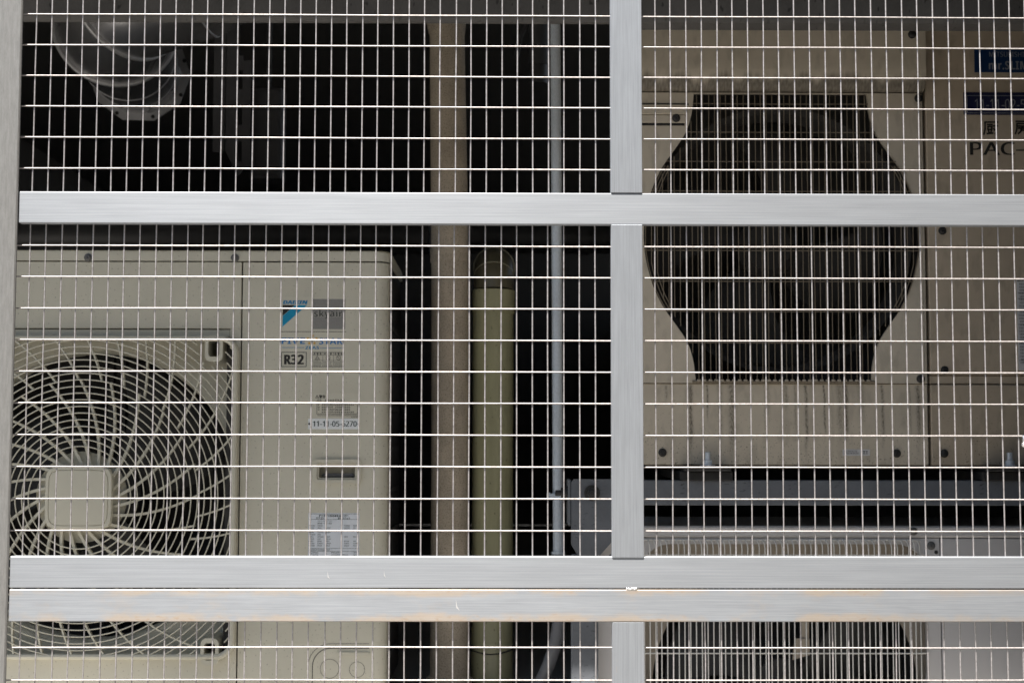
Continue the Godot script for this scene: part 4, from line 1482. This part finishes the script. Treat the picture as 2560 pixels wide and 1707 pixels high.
# ---------------------------------------------------------------- lower unit with the pale wire guard
func build_lower_unit():
	var z := -0.64
	var t := thing("outdoor_unit", "pale grey outdoor unit with white wire fan guard under the steel rack beam", "air conditioner", Vector3(0.68, 0.95, -0.8))
	uvo = Vector2(0.15, 1.35)
	uvs = Vector2(1, 1)
	var xl := 0.175
	var xs := 0.8912
	var xr := 1.16
	var fc := Vector2(0.589, 0.991)
	var st := begin()
	box(st, Vector3(xl - 0.003, 1.3040, z - 0.36), Vector3(xr + 0.003, 1.3266, z + 0.003), 0.003)
	obj("top_cap", st, M.sheet_new, t)
	st = begin()
	plate_hole(st, Vector2(0.56, 1.12), PackedVector2Array([Vector2(xl, 0.97), Vector2(xs, 0.97), Vector2(xs, 1.3022), Vector2(xl, 1.3022)]), round_rect(0.285, 0.975, 0.866, 1.2905, 0.06), z - 0.02, z)
	obj("front_panel", st, M.sheet_new, t)
	# dished plate behind the guard with the round opening
	st = begin()
	plate_hole(st, fc, PackedVector2Array([Vector2(0.24, 0.972), Vector2(0.885, 0.972), Vector2(0.885, 1.301), Vector2(0.24, 1.301)]), circle_clip(fc, 0.274, 0.9725), z - 0.075, z - 0.07)
	obj("bell_mouth", st, M.bell_new, t)
	st = begin()
	box(st, Vector3(xs + 0.0025, 0.97, z - 0.02), Vector3(xr, 1.3022, z), 0.0015)
	obj("service_panel", st, M.sheet_new, t)
	st = begin()
	box(st, Vector3(xl, 0.97, z - 0.36), Vector3(xl + 0.01, 1.3038, z - 0.0202))
	box(st, Vector3(xr - 0.01, 0.97, z - 0.36), Vector3(xr, 1.3038, z - 0.0202))
	obj("side_panel", st, M.sheet_new, t)
	st = begin()
	box(st, Vector3(xl + 0.0102, 0.97, z - 0.36), Vector3(xr - 0.0102, 1.3038, z - 0.34))
	box(st, Vector3(xl + 0.0102, 0.97, z - 0.34), Vector3(xl + 0.016, 1.3038, z - 0.05))
	box(st, Vector3(xs - 0.004, 0.97, z - 0.34), Vector3(xs + 0.012, 1.3038, z - 0.05))
	obj("chamber", st, M.inside, t)
	for x in [0.35, 1.0]:
		st = begin()
		box(st, Vector3(x - 0.05, 0.951, z - 0.34), Vector3(x + 0.05, 0.97, z + 0.01), 0.002)
		obj("foot", st, M.sheet_new, t)
	st = begin()
	lathe(st, Vector3(fc.x, fc.y, z - 0.11), Vector3(0, 0, 1), [Vector2(0.055, -0.06), Vector2(0.055, 0.0), Vector2(0.0, 0.012)], 24)
	var fo := obj("fan", st, M.fan, t)
	for b in 3:
		st = begin()
		fan_blade(st, Vector3(fc.x, fc.y, z - 0.12), 0.054, 0.245, 2.45 + TAU / 3 * b, 0.95, 0.06)
		obj("blade", st, M.fan, fo)
	st = begin()
	box(st, Vector3(0.6215, 1.092, z - 0.069), Vector3(0.6390, 1.30, z - 0.064), 0.001)
	prism(st, PackedVector2Array([Vector2(0.6030, 1.050), Vector2(0.6385, 1.060), Vector2(0.6385, 1.0935), Vector2(0.6085, 1.0935)]), z - 0.066, z - 0.060)
	obj("motor_bracket", st, M.bell_new, t)
	# guard
	var zg := z + 0.016
	st = begin()
	tube(st, [Vector3(0.27, 1.2985, z + 0.003), Vector3(0.845, 1.2985, z + 0.003), Vector3(0.852, 1.296, z + 0.003)], 0.0014, 6)
	var gd := obj("fan_guard", st, M.guard_new, t)
	for y in [1.2695, 1.0745]:
		st = begin()
		tube(st, [Vector3(0.27, y, zg - 0.002), Vector3(0.845, y, zg - 0.002), Vector3(0.858, y, zg - 0.006), Vector3(0.866, y, z)], 0.0014, 6)
		obj("guard_wire", st, M.guard_new, gd)
	for i in 50:
		var x := 0.2795 + i * 0.0116
		if x > 0.862:
			continue
		st = begin()
		var zo: float = zg - 0.014 * smoothstep(0.835, 0.864, x)
		tube(st, [Vector3(x, 0.975, zo), Vector3(x, 1.284, zo), Vector3(x - 0.0006, 1.2915, zo - 0.002), Vector3(x - 0.002, 1.2965, zo - 0.006), Vector3(x - 0.0035, 1.2985, z + 0.002)], 0.00125, 6)
		obj("guard_wire", st, M.guard_new, gd)
	put("screw", screw_mesh, M.bolt, t, Vector3(0.8381, 1.3165, z + 0.003))
	put("screw", screw_mesh, M.bolt, t, Vector3(0.8745, 1.2875, z))
	var p2 := put("screw", screw_mesh, M.bolt_dark, t, Vector3(0.8845, 1.2745, z))
	p2.scale = Vector3(0.45, 0.45, 0.45)
	var p3 := put("screw", screw_mesh, M.bolt_dark, t, Vector3(0.2248, 1.2655, z))
	p3.scale = Vector3(0.45, 0.45, 0.45)

# part of a circle above a level line, closed along it
func circle_clip(c: Vector2, r: float, y: float) -> PackedVector2Array:
	var p := PackedVector2Array()
	var a0 := asin((y - c.y) / r)
	for k in 49:
		var a: float = lerp(a0, PI - a0, k / 48.0)
		p.append(c + Vector2(cos(a), sin(a)) * r)
	return p

# ---------------------------------------------------------------- rack
func build_rack():
	var z := -0.60
	var t := thing("steel_rack", "dark grey painted steel rack with gusseted post, beam carrying the weathered unit", "rack", Vector3(0.17, 0.95, -0.62))
	uvo = Vector2(0.1, 1.45)
	uvs = Vector2(0.6, 0.3)
	var st := begin()
	box(st, Vector3(0.2260, 1.3702, z - 0.004), Vector3(1.25, 1.4196, z), 0.001)
	box(st, Vector3(0.2260, 1.4156, z - 0.06), Vector3(1.25, 1.4194, z - 0.0042), 0.001)
	box(st, Vector3(0.2260, 1.3704, z - 0.035), Vector3(1.25, 1.3744, z - 0.0042), 0.001)
	obj("beam", st, M.rack, t)
	st = begin()
	box(st, Vector3(0.1434, 0.951, z - 0.022), Vector3(0.1976, 1.2725, z - 0.0065), 0.003)
	obj("post", st, M.rack, t)
	# socket bracket with chamfered foot
	st = begin()
	prism(st, PackedVector2Array([Vector2(0.1434, 1.2922), Vector2(0.1560, 1.2712), Vector2(0.2006, 1.2712), Vector2(0.2252, 1.2985), Vector2(0.2252, 1.4218), Vector2(0.1495, 1.4218), Vector2(0.1434, 1.4160)]), z - 0.006, z + 0.004)
	obj("gusset", st, M.rack, t)
	st = begin()
	box(st, Vector3(0.1372, 1.330, z - 0.06), Vector3(0.1431, 1.4210, z + 0.003), 0.002)
	obj("side_flange", st, M.rack, t)
	st = begin()
	lathe(st, Vector3(0.1850, 1.3945, z + 0.004), Vector3(0, 0, 1), [Vector2(0.0160, 0), Vector2(0.0160, 0.002), Vector2(0.0098, 0.0022)], 20)
	lathe(st, Vector3(0.1850, 1.3945, z + 0.004), Vector3(0, 0, 1), [Vector2(0.0098, 0.0022), Vector2(0.0098, 0.009), Vector2(0.007, 0.0105), Vector2(0.0055, 0.0105), Vector2(0.005, 0.015), Vector2(0, 0.0155)], 6)
	obj("bolt", st, M.bolt_dark, t)
	st = begin()
	lathe(st, Vector3(0.1372, 1.3935, z - 0.02), Vector3(-1, 0, 0), [Vector2(0.015, 0), Vector2(0.015, 0.003), Vector2(0.012, 0.0032), Vector2(0.012, 0.013), Vector2(0.0066, 0.0135), Vector2(0.0064, 0.0245), Vector2(0.0, 0.025)], 6)
	obj("bolt", st, M.bolt_dark, t)

# ---------------------------------------------------------------- pipes
func build_pipes():
	# fibre-cement drain pipe: straight stack and a slightly leaning upper length with a sleeve joint
	var z := -0.90
	var t := thing("drain_pipe", "tan porous fibre-cement drain pipe standing beside the olive pipe", "pipe", Vector3(-0.11, 0.95, z))
	var st := begin()
	tube(st, [Vector3(-0.1092, 0.951, z), Vector3(-0.1092, 1.45, z), Vector3(-0.1116, 1.908, z)], [0.0420, 0.0413, 0.0413], 40, true, 1.0)
	obj("lower_length", st, M.cement, t)
	st = begin()
	tube(st, [Vector3(-0.1117, 1.893, z + 0.002), Vector3(-0.1118, 1.895, z + 0.002), Vector3(-0.1119, 1.905, z + 0.002), Vector3(-0.1119, 1.9055, z + 0.002), Vector3(-0.1119, 1.908, z + 0.002), Vector3(-0.1119, 1.9085, z + 0.002), Vector3(-0.1120, 1.924, z + 0.003), Vector3(-0.1120, 1.926, z + 0.003)], [0.0416, 0.0434, 0.0434, 0.0419, 0.0419, 0.0434, 0.0432, 0.0416], 40, true)
	obj("sleeve", st, M.cement, t)
	st = begin()
	tube(st, [Vector3(-0.1120, 1.926, z + 0.003), Vector3(-0.1138, 2.06, z), Vector3(-0.1215, 2.40, z - 0.05), Vector3(-0.1235, 2.52, z - 0.07)], [0.0413, 0.0411, 0.0400, 0.0400], 40, false, 1.0)
	obj("upper_length", st, M.cement, t)
	st = begin()
	tube(st, [Vector3(-0.1222, 2.425, z - 0.055), Vector3(-0.1250, 2.475, z - 0.065), Vector3(-0.1260, 2.62, z - 0.07)], [0.0412, 0.0480, 0.0490], 40, false)
	obj("socket", st, M.cement, t)
	st = begin()
	lathe(st, Vector3(-0.1092, 0.951, z), Vector3(0, 1, 0), [Vector2(0.050, 0.0), Vector2(0.050, 0.030), Vector2(0.0425, 0.036)], 32)
	obj("base_ring", st, M.cement, t)
	# olive vinyl pipe with an elbow turning back into the bay
	z = -0.95
	t = thing("drain_pipe", "glossy olive green plastic pipe with elbow on top", "pipe", Vector3(-0.0155, 0.95, z))
	st = begin()
	tube(st, [Vector3(-0.0160, 0.951, z), Vector3(-0.0150, 1.79, z)], 0.0464, 40, true)
	obj("pipe_length", st, M.vinyl, t)
	st = begin()
	tube(st, [Vector3(-0.0145, 1.783, z), Vector3(-0.0140, 1.836, z)], 0.0484, 40, true)
	obj("socket", st, M.vinyl, t)
	st = begin()
	var arc := []
	for k in 9:
		var a := PI / 2 * k / 8
		arc.append(Vector3(-0.0135, 1.836 + 0.060 * sin(a), z - 0.060 + 0.060 * cos(a)))
	tube(st, arc, 0.0450, 32, false)
	var el := obj("elbow", st, M.elbow, t)
	st = begin()
	tube(st, [arc[3], arc[3] + (arc[4] - arc[3]) * 0.22], 0.0462, 32, true)
	obj("moulded_ridge", st, M.elbow_rim, el)
	st = begin()
	tube(st, [Vector3(-0.0135, 1.895, z - 0.058), Vector3(-0.0135, 1.896, z - 0.112)], 0.0480, 32, true)
	obj("collar", st, M.elbow, el)
	st = begin()
	tube(st, [Vector3(-0.0135, 1.895, z - 0.056), Vector3(-0.0135, 1.895, z - 0.0585)], 0.0486, 32, true)
	obj("collar_rim", st, M.elbow_rim, el)
	st = begin()
	tube(st, [Vector3(-0.0135, 1.896, z - 0.10), Vector3(-0.0135, 1.896, -6.99)], 0.0450, 24, true)
	obj("branch", st, M.vinyl, el)
	st = begin()
	var cord := []
	for k in 41:
		var a := TAU * k / 40
		cord.append(Vector3(-0.0160 + 0.0474 * cos(a), 1.040 - 0.007 * sin(a * 0.5 + 0.6) + 0.002 * sin(a * 3.0), z + 0.0474 * sin(a)))
	tube(st, cord, 0.0014, 6, false)
	obj("cord", st, M.bolt_dark, t)
	# galvanised conduit with coupling and grey flexible tail
	z = -0.80
	t = thing("conduit", "thin galvanised steel conduit with grey flexible tail beside the rack post", "conduit", Vector3(0.1255, 0.95, z))
	st = begin()
	tube(st, [Vector3(0.1258, 1.262, z), Vector3(0.1250, 1.40, z), Vector3(0.1222, 2.05, z), Vector3(0.1185, 2.85, z - 0.02)], 0.0112, 24, true)
	obj("rigid_length", st, M.zinc, t)
	st = begin()
	for y in [1.2500, 1.2575]:
		tube(st, [Vector3(0.1258, y, z), Vector3(0.1258, y + 0.0055, z)], 0.0145, 24, true)
	obj("coupling", st, M.zinc, t)
	st = begin()
	var tail := []
	var rad := []
	for k in 120:
		var f := k / 119.0
		tail.append(Vector3(0.1258 + 0.003 * f - 0.075 * pow(max(0.0, f - 0.35), 2.0) * 2.0, 1.25 - 0.298 * f, z + 0.02 * sin(f * 3.0)))
		rad.append(0.0132 + (0.0011 if k % 2 == 0 else 0.0))
	tube(st, tail, rad, 20, true)
	obj("flexible_tail", st, M.flex, t)
	st = begin()
	box(st, Vector3(0.1085, 1.3760, z + 0.0112), Vector3(0.1440, 1.3860, z + 0.0135), 0.001)
	box(st, Vector3(0.1010, 1.3745, z - 0.004), Vector3(0.1084, 1.3880, z + 0.0135), 0.001)
	obj("clamp", st, M.zinc, t)
	# clad pipe running across the back of the bay
	z = -1.75
	t = thing("clad_pipe", "dark clad horizontal pipe running across the back above the cream unit", "pipe", Vector3(-0.5, 2.07, z))
	st = begin()
	tube(st, [Vector3(-2.39, 2.075, z), Vector3(-0.20, 2.075, z)], 0.052, 32, true)
	obj("pipe_length", st, M.cladding, t)
	st = begin()
	tube(st, [Vector3(-0.17, 2.082, z - 0.03), Vector3(1.25, 2.082, z - 0.03)], 0.052, 32, true)
	obj("pipe_length", st, M.cladding, t)
	for x in [-1.6, -0.9, -0.32, 0.22]:
		st = begin()
		tube(st, [Vector3(x, 2.076, z), Vector3(x + 0.03, 2.076, z)], 0.0545, 32, true)
		obj("band", st, M.cladding, t)
	# stub pipe hanging dark behind the conduit
	z = -1.3
	t = thing("stub_pipe", "dark stub of pipe hanging down behind the conduit", "pipe", Vector3(0.097, 2.44, z))
	st = begin()
	tube(st, [Vector3(0.097, 2.40, z), Vector3(0.097, 2.99, z)], 0.023, 28, true)
	obj("pipe_length", st, M.cladding, t)
	st = begin()
	tube(st, [Vector3(0.097, 2.448, z), Vector3(0.097, 2.99, z)], 0.026, 28, true)
	obj("jacket", st, M.bracket, t)
	st = begin()
	tube(st, [Vector3(0.04, 2.47, z), Vector3(0.05, 2.52, z), Vector3(0.07, 2.57, z), Vector3(0.10, 2.62, z)], 0.007, 10, true)
	obj("hose", st, M.bracket, t)

# ---------------------------------------------------------------- duct elbow
func build_duct():
	# gored sheet-metal elbow: from a flanged collar on the rear towards the front, up and away behind the lintel
	var t := thing("duct_elbow", "shiny segmented sheet metal duct elbow with flanged collar hanging at the top", "duct", Vector3(-0.92, 2.30, -1.3))
	var nodes := [Vector3(-1.0705, 2.5814, -1.90), Vector3(-1.060, 2.576, -1.80), Vector3(-1.025, 2.556, -1.60), Vector3(-0.9709, 2.5360, -1.28), Vector3(-0.9105, 2.5600, -1.14), Vector3(-0.7413, 2.6050, -1.10), Vector3(-0.5548, 2.7002, -1.10)]
	var rad := [0.121, 0.123, 0.128, 0.150, 0.150, 0.150, 0.150]
	# a mitred ring at each node, in the plane that halves the bend
	var rings := []
	for i in nodes.size():
		var d0: Vector3 = (nodes[i] - nodes[max(i - 1, 0)]).normalized() if i > 0 else Vector3.ZERO
		var d1: Vector3 = (nodes[min(i + 1, nodes.size() - 1)] - nodes[i]).normalized() if i < nodes.size() - 1 else Vector3.ZERO
		var n := (d0 + d1).normalized()
		var s := n.cross(Vector3(0, 1, 0.2)).normalized()
		var u := s.cross(n).normalized()
		var ring := []
		for k in 49:
			var a := TAU * k / 48
			ring.append(nodes[i] + (s * cos(a) + u * sin(a)) * rad[i])
		rings.append(ring)
	for i in nodes.size() - 1:
		var st := begin()
		for k in 48:
			var a: Vector3 = rings[i][k]
			var b: Vector3 = rings[i][k + 1]
			var c: Vector3 = rings[i + 1][k + 1]
			var d: Vector3 = rings[i + 1][k]
			var na: Vector3 = (a - nodes[i]).normalized()
			var nb: Vector3 = (b - nodes[i]).normalized()
			var nc: Vector3 = (c - nodes[i + 1]).normalized()
			var nd: Vector3 = (d - nodes[i + 1]).normalized()
			squad(st, [a, b, c, d], [na, nb, nc, nd], [Vector2.ZERO, Vector2.ZERO, Vector2.ZERO, Vector2.ZERO])
		var go := obj("gore", st, M.duct, t)
		st = begin()
		tube(st, rings[i + 1], 0.0062 if i in [2, 3] else 0.0026, 6, false)
		obj("seam", st, M.duct_seam, go)
	# flanged collar
	var st := begin()
	lathe(st, nodes[0] + Vector3(0, 0, -0.01), Vector3(0.10, 0.03, 1).normalized(), [Vector2(0.123, 0.06), Vector2(0.125, 0.0), Vector2(0.148, -0.002), Vector2(0.148, -0.008), Vector2(0.10, -0.008)], 10)
	obj("flange", st, M.duct_seam, t)
	for k in 8:
		st = begin()
		var a := TAU * (k + 0.4) / 8
		var p: Vector3 = nodes[0] + Vector3(cos(a) * 0.136, sin(a) * 0.136, -0.010 - cos(a) * 0.0136)
		lathe(st, p, Vector3(0, 0, 1), [Vector2(0.006, -0.002), Vector2(0.006, 0.004), Vector2(0.0, 0.005)], 6)
		obj("bolt", st, M.bolt_dark, t)
	# slotted hanger and box behind it
	var h := thing("slotted_hanger", "dim slotted steel angle hanger beside the duct elbow", "bracket", Vector3(-0.68, 2.16, -1.3))
	var z := -1.30
	st = begin()
	box(st, Vector3(-0.7265, 2.222, z - 0.006), Vector3(-0.6965, 2.995, z - 0.001), 0.001)
	obj("flange", st, M.bracket, h)
	st = begin()
	prism(st, PackedVector2Array([Vector2(-0.694, 2.2274), Vector2(-0.6621, 2.1609), Vector2(-0.6510, 2.1700), Vector2(-0.6510, 2.198), Vector2(-0.664, 2.198), Vector2(-0.664, 2.995), Vector2(-0.694, 2.995)]), z - 0.005, z)
	for q in [[2.172, 2.198, -0.6508], [2.250, 2.292, -0.6638], [2.334, 2.384, -0.6638], [2.433, 2.470, -0.6638]]:
		box(st, Vector3(q[2], q[0], z - 0.005), Vector3(-0.6525, q[1], z))
	box(st, Vector3(-0.6523, 2.178, z - 0.005), Vector3(-0.632, 2.457, z))
	obj("web", st, M.bracket, h)
	var b := thing("junction_box", "dim grey steel box panel behind the slotted hanger", "box", Vector3(-0.6, 2.16, -1.35))
	st = begin()
	box(st, Vector3(-0.640, 2.163, -1.42), Vector3(-0.560, 2.40, -1.345), 0.003)
	obj("casing", st, M.cladding, b)
	st = begin()
	box(st, Vector3(-0.634, 2.172, -1.3448), Vector3(-0.566, 2.392, -1.342), 0.002)
	obj("cover", st, M.cladding, b)
	st = begin()
	box(st, Vector3(-0.606, 2.401, -1.39), Vector3(-0.594, 2.995, -1.378), 0.001)
	obj("hanger_rod", st, M.bracket, b)

# ---------------------------------------------------------------- small things
func build_small_things():
	# beaded pull chain caught on the mesh near the edge of the picture
	var t := thing("bead_chain", "short string of shiny pale beads hooked on the mesh", "chain", Vector3(0.83, 1.45, 0.004))
	var st := begin()
	tube(st, [Vector3(0.8298, 1.5075, 0.0045), Vector3(0.8298, 1.5025, 0.0062), Vector3(0.8296, 1.497, 0.0058)], 0.0024, 10)
	obj("hook", st, M.weld, t)
	for q in [[0.8295, 1.4935, 0.0042], [0.8335, 1.4935, 0.0022], [0.8335, 1.4845, 0.0022], [0.8335, 1.4765, 0.0032], [0.8345, 1.4635, 0.0048]]:
		st = begin()
		var prof := []
		for k in 9:
			var a := -PI / 2 + PI * k / 8
			prof.append(Vector2(max(0.0, cos(a)) * q[2], sin(a) * q[2] * (1.35 if q[2] > 0.0045 else 1.0)))
		lathe(st, Vector3(q[0], q[1], 0.006), Vector3(0, 1, 0), prof, 14)
		obj("bead", st, M.weld, t)
	st = begin()
	tube(st, [Vector3(0.8295, 1.4935, 0.006), Vector3(0.8335, 1.4845, 0.006), Vector3(0.8335, 1.4765, 0.006), Vector3(0.8345, 1.4635, 0.006)], 0.0006, 6)
	obj("link", st, M.bolt, t)
	# thin rod crossing the back at the duct's height
	st = begin()
	tube(st, [Vector3(-2.39, 2.4015, -1.95), Vector3(-0.85, 2.4005, -1.95)], 0.003, 8)
	var rod := obj("thin_rod", st, M.bolt)
	tag(rod, "thin level steel rod in the dark below the duct", "rod")
